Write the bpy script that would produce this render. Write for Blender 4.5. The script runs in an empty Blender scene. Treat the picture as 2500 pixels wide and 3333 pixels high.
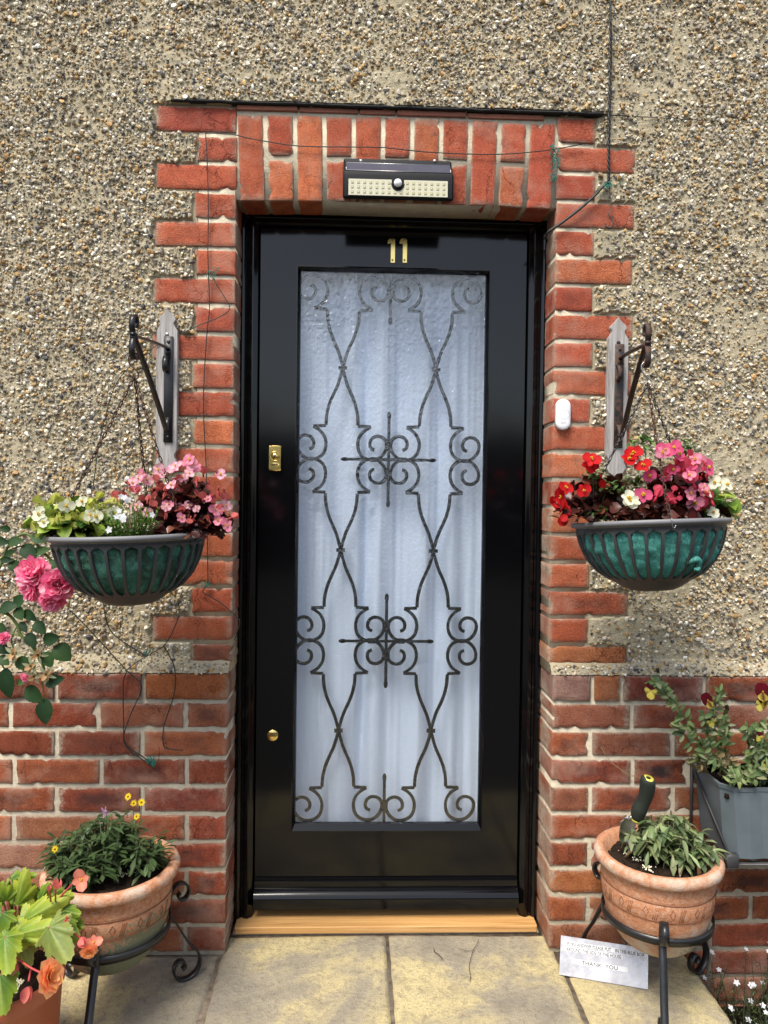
import bpy, math, random
import numpy as np
from mathutils import Vector, Matrix, noise
random.seed(11); rng = np.random.default_rng(11)
S = bpy.context.scene
COL = S.collection
PI = math.pi
# ---------------------------------------------------------------- camera
YAW, PITCH, ROLL, FPX = .0342, .0185, .0129, 2407.0
CAMP = Vector((-.0931, -1.9913, 1.220))
RM = Matrix.Rotation(-YAW, 3, 'Z') @ Matrix.Rotation(PI/2-PITCH, 3, 'X') @ Matrix.Rotation(ROLL, 3, 'Z')
cd = bpy.data.cameras.new('camera'); cam = bpy.data.objects.new('camera', cd); COL.objects.link(cam)
cam.matrix_world = Matrix.Translation(CAMP) @ RM.to_4x4()
cd.sensor_fit = 'VERTICAL'; cd.sensor_height = 36; cd.lens = FPX/3333*36
cd.clip_start = .02; cd.clip_end = 300
S.camera = cam
# ---------------------------------------------------------------- world and sun
SUN_EL, SUN_AZ = math.radians(58), math.radians(212)      # azimuth clockwise from +Y
w = bpy.data.worlds.new('World'); S.world = w; w.use_nodes = True
nt = w.node_tree; bg = nt.nodes['Background']
sky = nt.nodes.new('ShaderNodeTexSky'); sky.sky_type = 'NISHITA'; sky.sun_disc = False
sky.sun_elevation = SUN_EL; sky.sun_rotation = SUN_AZ; sky.dust_density = 2.0; sky.air_density = 1.0
hs = nt.nodes.new('ShaderNodeHueSaturation'); hs.inputs['Saturation'].default_value = .62
nt.links.new(sky.outputs[0], hs.inputs['Color']); nt.links.new(hs.outputs[0], bg.inputs[0])
bg.inputs[1].default_value = .15
sd = bpy.data.lights.new('sun', 'SUN'); sd.energy = 3.0; sd.angle = math.radians(24); sd.color = (1, .93, .83)
so = bpy.data.objects.new('sun', sd); COL.objects.link(so)
sdir = Vector((math.sin(SUN_AZ)*math.cos(SUN_EL), math.cos(SUN_AZ)*math.cos(SUN_EL), math.sin(SUN_EL)))
so.rotation_euler = sdir.to_track_quat('Z', 'Y').to_euler(); so.location = (0, 0, 8)
S.view_settings.view_transform = 'Standard'; S.view_settings.look = 'None'
S.view_settings.exposure = .74; S.view_settings.gamma = 1
S.cycles.max_bounces = 8; S.cycles.transparent_max_bounces = 12
S.cycles.sample_clamp_indirect = 6; S.cycles.caustics_reflective = False; S.cycles.caustics_refractive = True

# ---------------------------------------------------------------- helpers
def P(u, v, Y):                       # photograph pixel (2500x3333) met with the plane y=Y
    d = RM @ Vector(((u-1250)/FPX, -(v-1666.5)/FPX, -1))
    return CAMP + d*((Y-CAMP.y)/d.y)
def G(u, v, Z=0):                     # pixel met with the level z=Z
    d = RM @ Vector(((u-1250)/FPX, -(v-1666.5)/FPX, -1))
    return CAMP + d*((Z-CAMP.z)/d.z)
Z3 = lambda x, y: (x/1.8433, 900+y/1.8433)
Z4 = lambda x, y: (1650+x/1.952, 900+y/1.952)
Z6 = lambda x, y: (1650+x/1.952, 2000+y/1.952)
Z5 = lambda x, y: (x/1.8433, 1900+y/1.8433)
Z7 = lambda x, y: (x/1.659, 2500+y/1.659)
Z8 = lambda x, y: (1500+x/1.659, 2500+y/1.659)
D1 = lambda x, y: (x*1.5069, y*1.5069)
V = Vector
def rnd(a, b): return random.uniform(a, b)
def rv(): 
    while 1:
        v = V((rnd(-1,1), rnd(-1,1), rnd(-1,1)))
        if .05 < v.length < 1: return v.normalized()
def mixc(a, b, t): return tuple(a[i]+(b[i]-a[i])*t for i in range(3))
def jc(c, k=.15, h=.05):
    m = 1+rnd(-k, k); return tuple(max(0, x*m*(1+rnd(-h, h))) for x in c)

class MB:
    def __init__(s): s.v=[]; s.f=[]; s.m=[]; s.c=[]; s.d=[]
    def vert(s, p, c=(.5,.5,.5), d=(0,0,0,0)):
        s.v.append((p[0],p[1],p[2])); s.c.append((c[0],c[1],c[2],1)); s.d.append(d); return len(s.v)-1
    def face(s, idx, m=0): s.f.append(tuple(idx)); s.m.append(m)
    def quad(s, a, b, c, d, col=(.5,.5,.5), m=0):
        s.face([s.vert(x, col) for x in (a,b,c,d)], m)
    def box(s, x0, x1, y0, y1, z0, z1, col=(.5,.5,.5), m=0, bev=0):
        if bev <= 0:
            q=[s.vert(p, col) for p in ((x0,y0,z0),(x1,y0,z0),(x1,y1,z0),(x0,y1,z0),(x0,y0,z1),(x1,y0,z1),(x1,y1,z1),(x0,y1,z1))]
            for f in ((0,1,5,4),(1,2,6,5),(2,3,7,6),(3,0,4,7),(4,5,6,7),(3,2,1,0)): s.face([q[i] for i in f], m)
            return
        b=bev; xs=(x0,x0+b,x1-b,x1); 
        # chamfered: front/back loops
        def ring(y, i): return [(x0+i,y,z0+i),(x1-i,y,z0+i),(x1-i,y,z1-i),(x0+i,y,z1-i)]
        rs=[ring(y0,b),ring(y0+b,0),ring(y1-b,0),ring(y1,b)]
        ids=[[s.vert(p,col) for p in r] for r in rs]
        s.face(ids[0],m); s.face(ids[3][::-1],m)
        for k in range(3):
            for i in range(4):
                j=(i+1)%4; s.face((ids[k][j],ids[k][i],ids[k+1][i],ids[k+1][j]),m)
    def loft(s, rings, col=(.5,.5,.5), m=0, closed=True, cap=True, cols=None, dat=None):
        ids=[]
        for k,r in enumerate(rings):
            c = cols[k] if cols else col
            ids.append([s.vert(p, c, dat[k] if dat else (0,0,0,0)) for p in r])
        n=len(rings[0])
        for k in range(len(rings)-1):
            for i in range(n if closed else n-1):
                j=(i+1)%n; s.face((ids[k][i],ids[k][j],ids[k+1][j],ids[k+1][i]),m)
        if cap and closed:
            s.face(ids[0][::-1],m); s.face(ids[-1],m)
        return ids
    def tube(s, pts, r, n=6, col=(.5,.5,.5), m=0, smooth=0, twist=0, asp=1):
        pts=[V(p) for p in pts]
        if smooth: pts=catmull(pts, smooth)
        N=len(pts); rad=r if hasattr(r,'__len__') else [r]*N
        if len(rad)!=N: rad=[np.interp(i/(N-1), np.linspace(0,1,len(rad)), rad) for i in range(N)]
        t=(pts[1]-pts[0]).normalized(); u=t.orthogonal().normalized(); rings=[]
        for i in range(N):
            t=(pts[min(i+1,N-1)]-pts[max(i-1,0)])
            if t.length<1e-9: t=V((0,0,1))
            t.normalize(); u=(u-t*u.dot(t))
            u = u.normalized() if u.length>1e-6 else t.orthogonal().normalized()
            b=t.cross(u); tw=twist*i
            rings.append([pts[i]+(u*math.cos(a+tw)+b*math.sin(a+tw)*asp)*rad[i] for a in [2*PI*k/n for k in range(n)]])
        s.loft(rings, col, m)
    def strap(s, pts, side, wd, th, col=(.5,.5,.5), m=0, smooth=0):   # flat bar: width along side, thickness across
        pts=[V(p) for p in pts]
        if smooth: pts=catmull(pts, smooth)
        N=len(pts); side=V(side).normalized(); rings=[]
        for i in range(N):
            t=(pts[min(i+1,N-1)]-pts[max(i-1,0)]).normalized(); nn=t.cross(side).normalized(); 
            wdi = wd if not hasattr(wd,'__len__') else np.interp(i/(N-1),[0,1],wd)
            a=side*wdi/2; b=nn*th/2
            rings.append([pts[i]-a-b, pts[i]+a-b, pts[i]+a+b, pts[i]-a+b])
        s.loft(rings, col, m)
    def lathe(s, prof, cen, n=48, col=(.5,.5,.5), m=0, axis=None, cap=False, fn=None):
        cen=V(cen); rings=[]
        for r,z in prof:
            ring=[]
            for k in range(n):
                a=2*PI*k/n; p=V((r*math.cos(a), r*math.sin(a), z))
                if fn: p=fn(p,a)
                if axis: p=axis@p
                ring.append(cen+p)
            rings.append(ring)
        return s.loft(rings, col, m, cap=cap)
    def ball(s, c, r, col=(.5,.5,.5), m=0, n=8, k=5, sc=(1,1,1)):
        c=V(c); rings=[]
        for i in range(k+1):
            th=PI*(i+.02)/(k+.04); rings.append([c+V((math.sin(th)*math.cos(2*PI*j/n)*r*sc[0], math.sin(th)*math.sin(2*PI*j/n)*r*sc[1], math.cos(th)*r*sc[2])) for j in range(n)])
        s.loft(rings,col,m)
    def build(s, name, mats, parent=None, smooth=True, origin=None):
        me=bpy.data.meshes.new(name)
        o0 = V(origin) if origin is not None else V((0,0,0))
        root=parent
        while root is not None and root.parent is not None: root=root.parent
        if root is not None: o0=V(root['base'])
        vv=[(a-o0.x,b-o0.y,c-o0.z) for a,b,c in s.v]
        me.from_pydata(vv, [], s.f)
        if not isinstance(mats,(list,tuple)): mats=[mats]
        for m_ in mats: me.materials.append(M(m_) if isinstance(m_,str) else m_)
        me.polygons.foreach_set('material_index', s.m)
        me.polygons.foreach_set('use_smooth', [smooth]*len(s.f))
        a=me.color_attributes.new('Col','FLOAT_COLOR','POINT'); a.data.foreach_set('color', np.array(s.c,dtype=np.float32).ravel())
        a=me.color_attributes.new('Dat','FLOAT_COLOR','POINT'); a.data.foreach_set('color', np.array(s.d,dtype=np.float32).ravel())
        me.update()
        ob=bpy.data.objects.new(name, me); COL.objects.link(ob)
        if parent is not None: ob.parent=parent
        else: ob.location=o0
        return ob
def sharp(o, ang=35):
    try: o.data.shade_auto_smooth
    except Exception: pass
    me=o.data
    import bmesh
    bm=bmesh.new(); bm.from_mesh(me); lim=math.radians(ang)
    for e in bm.edges:
        if len(e.link_faces)==2 and e.calc_face_angle(0)>lim: e.smooth=False
    bm.to_mesh(me); bm.free(); return o
def catmull(p, k):
    out=[]; n=len(p)
    for i in range(n-1):
        a=p[max(i-1,0)]; b=p[i]; c=p[i+1]; d=p[min(i+2,n-1)]
        for j in range(k):
            t=j/k; out.append(.5*((2*b)+(c-a)*t+(2*a-5*b+4*c-d)*t*t+(3*b-a-3*c+d)*t**3))
    out.append(p[-1].copy()); return out
def thing(name, label, cat, loc=(0,0,0), group=None, kind=None):
    o=bpy.data.objects.new(name, None); COL.objects.link(o); o.location=loc; o['base']=list(loc)
    o.empty_display_size=.05
    o['label']=label; o['category']=cat
    if group: o['group']=group
    if kind: o['kind']=kind
    return o
def tag(o, label=None, cat=None, group=None, kind=None):
    if label: o['label']=label
    if cat: o['category']=cat
    if group: o['group']=group
    if kind: o['kind']=kind
    return o

# ---------------------------------------------------------------- materials
MATS={}
def M(n): return MATS[n]
class NT:
    def __init__(s, name):
        m=bpy.data.materials.new(name); m.use_nodes=True; MATS[name]=m; s.m=m; s.t=m.node_tree
        s.b=s.t.nodes['Principled BSDF']; s.o=s.t.nodes['Material Output']
        s.tc=s.t.nodes.new('ShaderNodeTexCoord')
    def n(s, typ, **k):
        x=s.t.nodes.new('ShaderNode'+typ)
        for a,b in k.items():
            if a in x.inputs.keys(): s.set(x.inputs[a], b)
            else:
                try: setattr(x,a,b)
                except Exception: s.set(x.inputs[a.replace('_',' ')], b)
        return x
    def set(s, inp, val):
        if hasattr(val,'is_output') or isinstance(val,bpy.types.NodeSocket): s.t.links.new(val, inp)
        else:
            if hasattr(inp.default_value,'__len__') and not hasattr(val,'__len__'): val=[val]*len(inp.default_value)
            if hasattr(val,'__len__') and len(inp.default_value)==4 and len(val)==3: val=(*val,1)
            inp.default_value=val
    def coord(s, scale=(1,1,1), kind='Object', rot=(0,0,0)):
        mp=s.n('Mapping'); s.set(mp.inputs['Vector'], s.tc.outputs[kind]); mp.inputs['Scale'].default_value=scale; mp.inputs['Rotation'].default_value=rot
        return mp.outputs[0]
    def noise(s, scale, detail=3, vec=None, rough=.55, dist=0, out=0):
        x=s.n('TexNoise'); x.inputs['Scale'].default_value=scale; x.inputs['Detail'].default_value=detail; x.inputs['Roughness'].default_value=rough; x.inputs['Distortion'].default_value=dist
        s.set(x.inputs['Vector'], vec if vec is not None else s.coord()); return x.outputs[out]
    def voro(s, scale, vec=None, feature='F1', out=0, rand=1):
        x=s.n('TexVoronoi', feature=feature); x.inputs['Scale'].default_value=scale; x.inputs['Randomness'].default_value=rand
        s.set(x.inputs['Vector'], vec if vec is not None else s.coord()); return x.outputs[out]
    def ramp(s, fac, stops, interp='LINEAR'):
        x=s.n('ValToRGB'); s.set(x.inputs[0], fac); e=x.color_ramp.elements; x.color_ramp.interpolation=interp
        while len(e)<len(stops): e.new(.5)
        for k,(p,c) in enumerate(stops):
            e[k].position=p; e[k].color=(*c,1) if hasattr(c,'__len__') else (c,c,c,1)
        return x.outputs[0]
    def mix(s, f, a, b, mode='MIX'):
        x=s.n('Mix'); x.data_type='RGBA'; x.blend_type=mode
        s.set(x.inputs[0], f); s.set(x.inputs[6], a); s.set(x.inputs[7], b); return x.outputs[2]
    def math(s, op, a, b=0, c=0, clamp=False):
        x=s.n('Math', operation=op); x.use_clamp=clamp; s.set(x.inputs[0], a); s.set(x.inputs[1], b); s.set(x.inputs[2], c); return x.outputs[0]
    def attr(s, name, out='Color'):
        x=s.n('Attribute'); x.attribute_name=name; return x.outputs[out]
    def sep(s, c):
        x=s.n('SeparateColor'); s.set(x.inputs[0], c); return x.outputs
    def bump(s, h, strength=.5, dist=.001, normal=None):
        x=s.n('Bump'); x.inputs['Strength'].default_value=strength; x.inputs['Distance'].default_value=dist; s.set(x.inputs['Height'], h)
        if normal is not None: s.set(x.inputs['Normal'], normal)
        s.t.links.new(x.outputs[0], s.b.inputs['Normal']); return x.outputs[0]
    def base(s, c, rough=.6, metal=0, spec=None):
        s.set(s.b.inputs['Base Color'], c); s.set(s.b.inputs['Roughness'], rough); s.set(s.b.inputs['Metallic'], metal)
        if spec is not None: s.b.inputs['Specular IOR Level'].default_value=spec
        return s

def m_simple(name, col, rough=.6, metal=0, spec=None, nscale=60, var=.15, bump=0, bs=200):
    t=NT(name); n=t.noise(nscale,4)
    c=t.mix(n, tuple(x*(1-var) for x in col), tuple(min(1,x*(1+var)) for x in col))
    t.base(c, rough, metal, spec)
    if bump: t.bump(t.noise(bs,4), bump, .001)
    return t
# brick
t=NT('brick'); d=t.sep(t.attr('Dat')); al=t.attr('Dat','Alpha')
col=t.attr('Col'); 
n1=t.noise(28,5); n2=t.noise(210,7,rough=.78); n3=t.noise(9,3)
c=t.mix(t.ramp(n1,[(.3,.0),(.7,.9)]), col, t.mix(1,col,(.72,.60,.58),'MULTIPLY'))
c=t.mix(t.ramp(n2,[(.38,.6),(.5,0)]), c, t.mix(1,c,(.55,.45,.42),'MULTIPLY')); c=t.mix(t.ramp(n2,[(.5,0),(.66,.8)]), c, t.mix(1,c,(1.35,1.5,1.5),'MULTIPLY'))
du=t.math('ABSOLUTE',t.math('SUBTRACT',d[0],.5)); dv=t.math('ABSOLUTE',t.math('SUBTRACT',d[1],.5))
e=t.math('MAXIMUM',du,dv)                        # 0 centre .5 edge
ew=t.math('ADD',e,t.math('MULTIPLY',t.math('SUBTRACT',t.noise(40,4),.5),.45))
kiss=t.math('MULTIPLY',t.ramp(ew,[(.12,1),(.34,0)]),d[2],clamp=True)
c=t.mix(kiss,c,(.060,.036,.034))
pale=t.math('MULTIPLY',t.ramp(ew,[(.36,0),(.56,1)]),al,clamp=True)
c=t.mix(t.math('MULTIPLY',pale,.75),c,(.42,.26,.19))
crk=t.voro(17,t.mix(.06,t.coord((1,1,.45)),t.noise(30,4,out=1)),'DISTANCE_TO_EDGE')
crm=t.math('MULTIPLY',t.ramp(crk,[(.0,1),(.018,0)]),t.ramp(t.noise(7,2),[(.5,0),(.62,1)]))
c=t.mix(t.math('MULTIPLY',crm,.6),c,(.09,.03,.02))
eff=t.ramp(t.noise(5.5,5,rough=.7),[(.52,0),(.68,.42)]); c=t.mix(eff,c,(.50,.33,.25))
smr=t.math('MULTIPLY',t.ramp(t.math('ADD',e,t.math('MULTIPLY',t.noise(75,5,rough=.7),.35)),[(.60,0),(.70,.85)]),t.ramp(t.noise(9,2),[(.42,0),(.6,1)])); c=t.mix(smr,c,(.50,.44,.34))
soot=t.ramp(t.noise(13,6,rough=.75),[(.56,0),(.72,.5)]); c=t.mix(soot,c,(.10,.055,.04))
spk=t.ramp(t.voro(95),[(.0,1),(.10,0)]); spm=t.ramp(t.noise(12,2),[(.55,0),(.7,.8)])
c=t.mix(t.math('MULTIPLY',spk,spm),c,(.55,.45,.36))
t.base(c,.92,0,.2)
t.bump(t.math('ADD',t.math('ADD',t.math('MULTIPLY',n2,.9),t.noise(420,3)),t.math('MULTIPLY',crm,-1.2)),.95,.004)
# mortar
t=NT('mortar'); n=t.noise(45,5); n2=t.noise(400,3)
t.base(t.mix(n2,t.ramp(n,[(.3,(.44,.38,.28)),(.55,(.64,.57,.43)),(.75,(.72,.66,.51))]),(.54,.47,.35)),.95,0,.15); t.bump(t.math('ADD',t.noise(120,6),n2),.9,.003)
# render + stones
t=NT('cement_render'); n=t.noise(6,4); n2=t.noise(350,4); v=t.voro(150,out=1)
sv=t.sep(v)
t.base(t.mix(t.math('MULTIPLY',n2,.8),t.ramp(n,[(.3,(.40,.35,.24)),(.7,(.60,.52,.355))]),(.33,.285,.195)),.97,0,.1)
t.bump(t.math('ADD',t.noise(130,6,rough=.65),t.math('MULTIPLY',t.noise(500,3),.5)),1,.004)
t=NT('pebble'); c=t.attr('Col'); n=t.noise(300,3)
t.base(t.mix(n,t.mix(1,c,(.75,.73,.7),'MULTIPLY'),t.mix(1,c,(1.2,1.18,1.1),'MULTIPLY')),.6,0,.4)
# black gloss door
t=NT('black_gloss'); 
g=t.noise(1,5,t.coord((260,260,5))); g2=t.noise(1,4,t.coord((30,30,1.2)))
t.base((.0022,.0022,.0028),.11,0,.38); t.bump(t.math('ADD',t.math('MULTIPLY',g,.6),g2),.065,.0010)
t=NT('black_gloss_across'); 
g=t.noise(1,5,t.coord((5,260,260))); g2=t.noise(1,4,t.coord((1.5,30,30)))
t.base((.0022,.0022,.0028),.11,0,.38); t.bump(t.math('ADD',t.math('MULTIPLY',g,.6),g2),.065,.0010)
m_simple('black_plastic',(.006,.0065,.008),.5,spec=.18,bump=.2)
m_simple('black_iron',(.011,.011,.012),.33,bump=.5,bs=150,var=.4)
t=NT('rusty_iron'); n=t.noise(70,6,rough=.7)
t.base(t.ramp(n,[(.42,(.014,.013,.013)),(.55,(.06,.03,.02)),(.72,(.14,.06,.03))]),t.ramp(n,[(.4,.4),(.6,.85)]),0); t.bump(n,.8,.002)
m_simple('grille_iron',(.003,.005,.005),.8,spec=.03)
t=NT('brass'); n=t.noise(40,3); t.base(t.mix(n,(.78,.55,.16),(.88,.68,.26)),.18,1); t.bump(t.noise(60,2),.05,.001)
m_simple('steel',(.45,.44,.43),.35,1,nscale=90,var=.3)
m_simple('white_plastic',(.80,.81,.83),.3,var=.02)
m_simple('grey_mark',(.45,.45,.47),.5,var=.05)
t=NT('led_panel'); t.base((.58,.56,.42),.45)
t=NT('led_dot'); t.base((.42,.38,.18),.3)
t=NT('solar_cells'); n=t.voro(60,t.coord((1,0,0))); t.base((.055,.06,.085),.4,0,.3)
# curtain
t=NT('lace'); n=t.noise(500,2); w1=t.noise(1,3,t.coord((60,1,700)))
t.base(t.mix(n,(.56,.66,.84),(.74,.82,.95)),.9,0,.1); t.bump(w1,.4,.001)
tr=t.n('BsdfTranslucent'); tr.inputs[0].default_value=(.8,.84,.9,1)
# glass: thin figured pane
t=NT('figured_glass')
nz=t.noise(1,3,t.coord((150,150,95)),rough=.5); nz2=t.noise(1,2,t.coord((55,55,40)))
bp=t.n('Bump'); bp.inputs['Strength'].default_value=1; bp.inputs['Distance'].default_value=.0036; t.set(bp.inputs['Height'],t.math('ADD',nz,t.math('MULTIPLY',nz2,.6)))
tp=t.n('BsdfTransparent'); tp.inputs[0].default_value=(.96,.98,.98,1)
rf=t.n('BsdfRefraction'); rf.inputs['IOR'].default_value=1.10; rf.inputs['Roughness'].default_value=.06; rf.inputs[0].default_value=(.97,.99,1,1); t.t.links.new(bp.outputs[0], rf.inputs['Normal'])
m1=t.n('MixShader'); m1.inputs[0].default_value=.70; t.t.links.new(tp.outputs[0],m1.inputs[1]); t.t.links.new(rf.outputs[0],m1.inputs[2])
gl=t.n('BsdfGlossy'); gl.inputs['Roughness'].default_value=.13; t.t.links.new(bp.outputs[0], gl.inputs['Normal'])
m2=t.n('MixShader'); m2.inputs[0].default_value=.18; t.t.links.new(m1.outputs[0],m2.inputs[1]); t.t.links.new(gl.outputs[0],m2.inputs[2])
t.t.links.new(m2.outputs[0], t.o.inputs[0])
# oak
t=NT('oak'); g=t.noise(1,6,t.coord((2.5,70,90)),dist=1.2,rough=.65); g2=t.noise(1,5,t.coord((12,500,500)))
t.base(t.mix(t.math('MULTIPLY',g2,.5),t.ramp(g,[(.3,(.36,.18,.055)),(.5,(.58,.33,.12)),(.7,(.68,.42,.18))]),(.42,.22,.08)),.5,0,.3); t.bump(g2,.3,.001)
t=NT('grey_wood'); g=t.noise(1,6,t.coord((120,120,7)),dist=.8,rough=.7); g2=t.noise(1,5,t.coord((500,500,20)))
t.base(t.mix(t.math('MULTIPLY',g2,.5),t.ramp(g,[(.3,(.20,.18,.165)),(.5,(.42,.40,.38)),(.7,(.56,.54,.53))]),(.28,.26,.25)),.9,0,.1); t.bump(t.math('ADD',g,g2),.8,.002)
# slabs
t=NT('slab'); n=t.noise(3.2,6,rough=.62,dist=.6); n2=t.noise(60,6,rough=.7); n3=t.noise(14,5,rough=.7)
c=t.ramp(n,[(.34,(.25,.225,.18)),(.47,(.38,.33,.235)),(.56,(.56,.465,.25)),(.68,(.64,.54,.29))])
c=t.mix(t.ramp(n3,[(.50,0),(.70,.5)]),c,(.22,.195,.15)); c=t.mix(t.ramp(n2,[(.5,0),(.72,.65)]),c,(.16,.14,.11))
sp=t.ramp(t.voro(45),[(.0,1),(.13,0)]); c=t.mix(t.math('MULTIPLY',sp,t.ramp(t.noise(6,2),[(.5,0),(.6,.6)])),c,(.10,.09,.08))
gr=t.noise(300,4,rough=.8); c=t.mix(t.ramp(gr,[(.38,.55),(.5,0)]),c,(.13,.115,.09)); t.base(c,.93,0,.2); t.bump(t.math('ADD',t.math('MULTIPLY',n3,1.6),t.math('ADD',n2,t.math('MULTIPLY',gr,.5))),.9,.005)
m_simple('ground_paving',(.045,.042,.036),.95,nscale=8,var=.3,bump=.6)
t=NT('soil'); n=t.noise(90,6,rough=.8); t.base(t.ramp(n,[(.3,(.012,.008,.006)),(.6,(.05,.034,.024)),(.8,(.10,.075,.05))]),1,0,.1); t.bump(t.noise(130,6,rough=.8),1,.008)
# terracotta
t=NT('terracotta'); d=t.sep(t.attr('Dat')); n=t.noise(22,5,rough=.65); n2=t.noise(120,5,rough=.7); 
c=t.mix(t.ramp(n,[(.3,0),(.7,1)]),(.47,.20,.10),(.58,.29,.165)); c=t.mix(t.ramp(n2,[(.50,0),(.64,.65)]),c,(.56,.42,.31)); c=t.mix(t.ramp(n2,[(.36,.6),(.47,0)]),c,(.34,.13,.06))
wh=t.math('MULTIPLY',t.ramp(t.math('ADD',d[0],t.math('MULTIPLY',t.math('SUBTRACT',n,.5),1.2)),[(.25,0),(.6,1)]),.85)
c=t.mix(wh,c,(.56,.49,.40))
gr=t.ramp(t.math('ADD',d[1],t.math('MULTIPLY',t.math('SUBTRACT',n2,.5),1.6)),[(.36,0),(.62,.95)])
c=t.mix(gr,c,(.17,.19,.12)); t.base(c,.92,0,.15); t.bump(t.math('ADD',n2,t.noise(400,3)),.8,.003)
m_simple('terracotta_groove',(.20,.075,.035),.95)
m_simple('plastic_terracotta',(.42,.115,.05),.45,nscale=8,var=.12)
m_simple('rim_plastic',(.17,.172,.18),.5,nscale=25,var=.2,bump=.2)
m_simple('grey_plastic',(.048,.048,.050),.5,nscale=25,var=.3,bump=.3)
m_simple('trough_plastic',(.125,.155,.17),.55,nscale=14,var=.3,bump=.4)
t=NT('liner'); n=t.noise(1,6,t.coord((260,260,60)),rough=.75,dist=2); n2=t.noise(30,4)
c=t.ramp(n,[(.3,(.04,.14,.10)),(.5,(.10,.31,.23)),(.68,(.28,.55,.44))]); t.base(t.mix(t.ramp(n2,[(.42,0),(.6,.8)]),c,(.05,.075,.045)),1,0,.05); t.bump(n,1,.008)
t=NT('liner_teal'); n=t.noise(1,6,t.coord((260,260,60)),rough=.75,dist=2)
t.base(t.ramp(n,[(.3,(.04,.20,.17)),(.5,(.10,.42,.35)),(.68,(.30,.65,.57))]),1,0,.05); t.bump(n,1,.008)
# leaves / petals
def m_leaf(name, rough=.45, spec=.35, trans=.25, vein=0):
    t=NT(name); c=t.attr('Col'); n=t.noise(90,4)
    c=t.mix(n,t.mix(1,c,(.72,.72,.72),'MULTIPLY'),t.mix(1,c,(1.25,1.25,1.25),'MULTIPLY'))
    t.base(c,rough,0,spec); t.bump(t.noise(140,3),.3,.002)
    tr=t.n('BsdfTranslucent'); t.set(tr.inputs[0],c); mx=t.n('MixShader'); mx.inputs[0].default_value=trans
    t.t.links.new(t.b.outputs[0],mx.inputs[1]); t.t.links.new(tr.outputs[0],mx.inputs[2]); t.t.links.new(mx.outputs[0],t.o.inputs[0])
m_leaf('leaf'); m_leaf('leaf_gloss',.33,.35,.10); m_leaf('rose_leaf',.5,.18,.15); m_leaf('petal',.6,.15,.5)
m_simple('wire_green',(.010,.03,.022),.5); m_simple('wire_dark',(.012,.014,.013),.5); m_simple('twine_teal',(.01,.16,.12),.7)
m_simple('straw',(.35,.26,.13),.8)
t=NT('chain_rust'); t.base(t.ramp(t.noise(120,4),[(.4,(.03,.016,.011)),(.7,(.10,.04,.022))]),.75,.2)
m_simple('chain_grey',(.09,.085,.08),.5,.7,var=.4)
t=NT('plaque'); n=t.noise(14,5,rough=.7); n2=t.noise(120,4)
t.base(t.ramp(n,[(.35,(.42,.40,.40)),(.6,(.62,.61,.62)),(.7,(.74,.74,.75))]),t.ramp(n2,[(.4,.28),(.6,.45)]),.75,.5)
m_simple('label_tape',(.72,.73,.75),.35,var=.03); t=NT('joint'); n=t.noise(50,5); t.base(t.ramp(n,[(.3,(.10,.08,.06)),(.7,(.26,.21,.16))]),.95,0,.1); t.bump(t.noise(200,4),.9,.002)
m_simple('ink',(.03,.03,.035),.5)
m_simple('dark_interior',(.03,.028,.025),.9)
m_simple('hedge_green',(.02,.03,.012),.8)
m_simple('glove_green',(.012,.018,.012),.75,bump=.6); m_simple('yellow_plastic',(.70,.66,.10),.45)
m_simple('flash_black',(.012,.012,.012),.9); m_simple('perlite',(.8,.76,.55),.9)
m_simple('tile_red',(.30,.115,.075),.92,nscale=150,var=.4,bump=.7)

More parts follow.
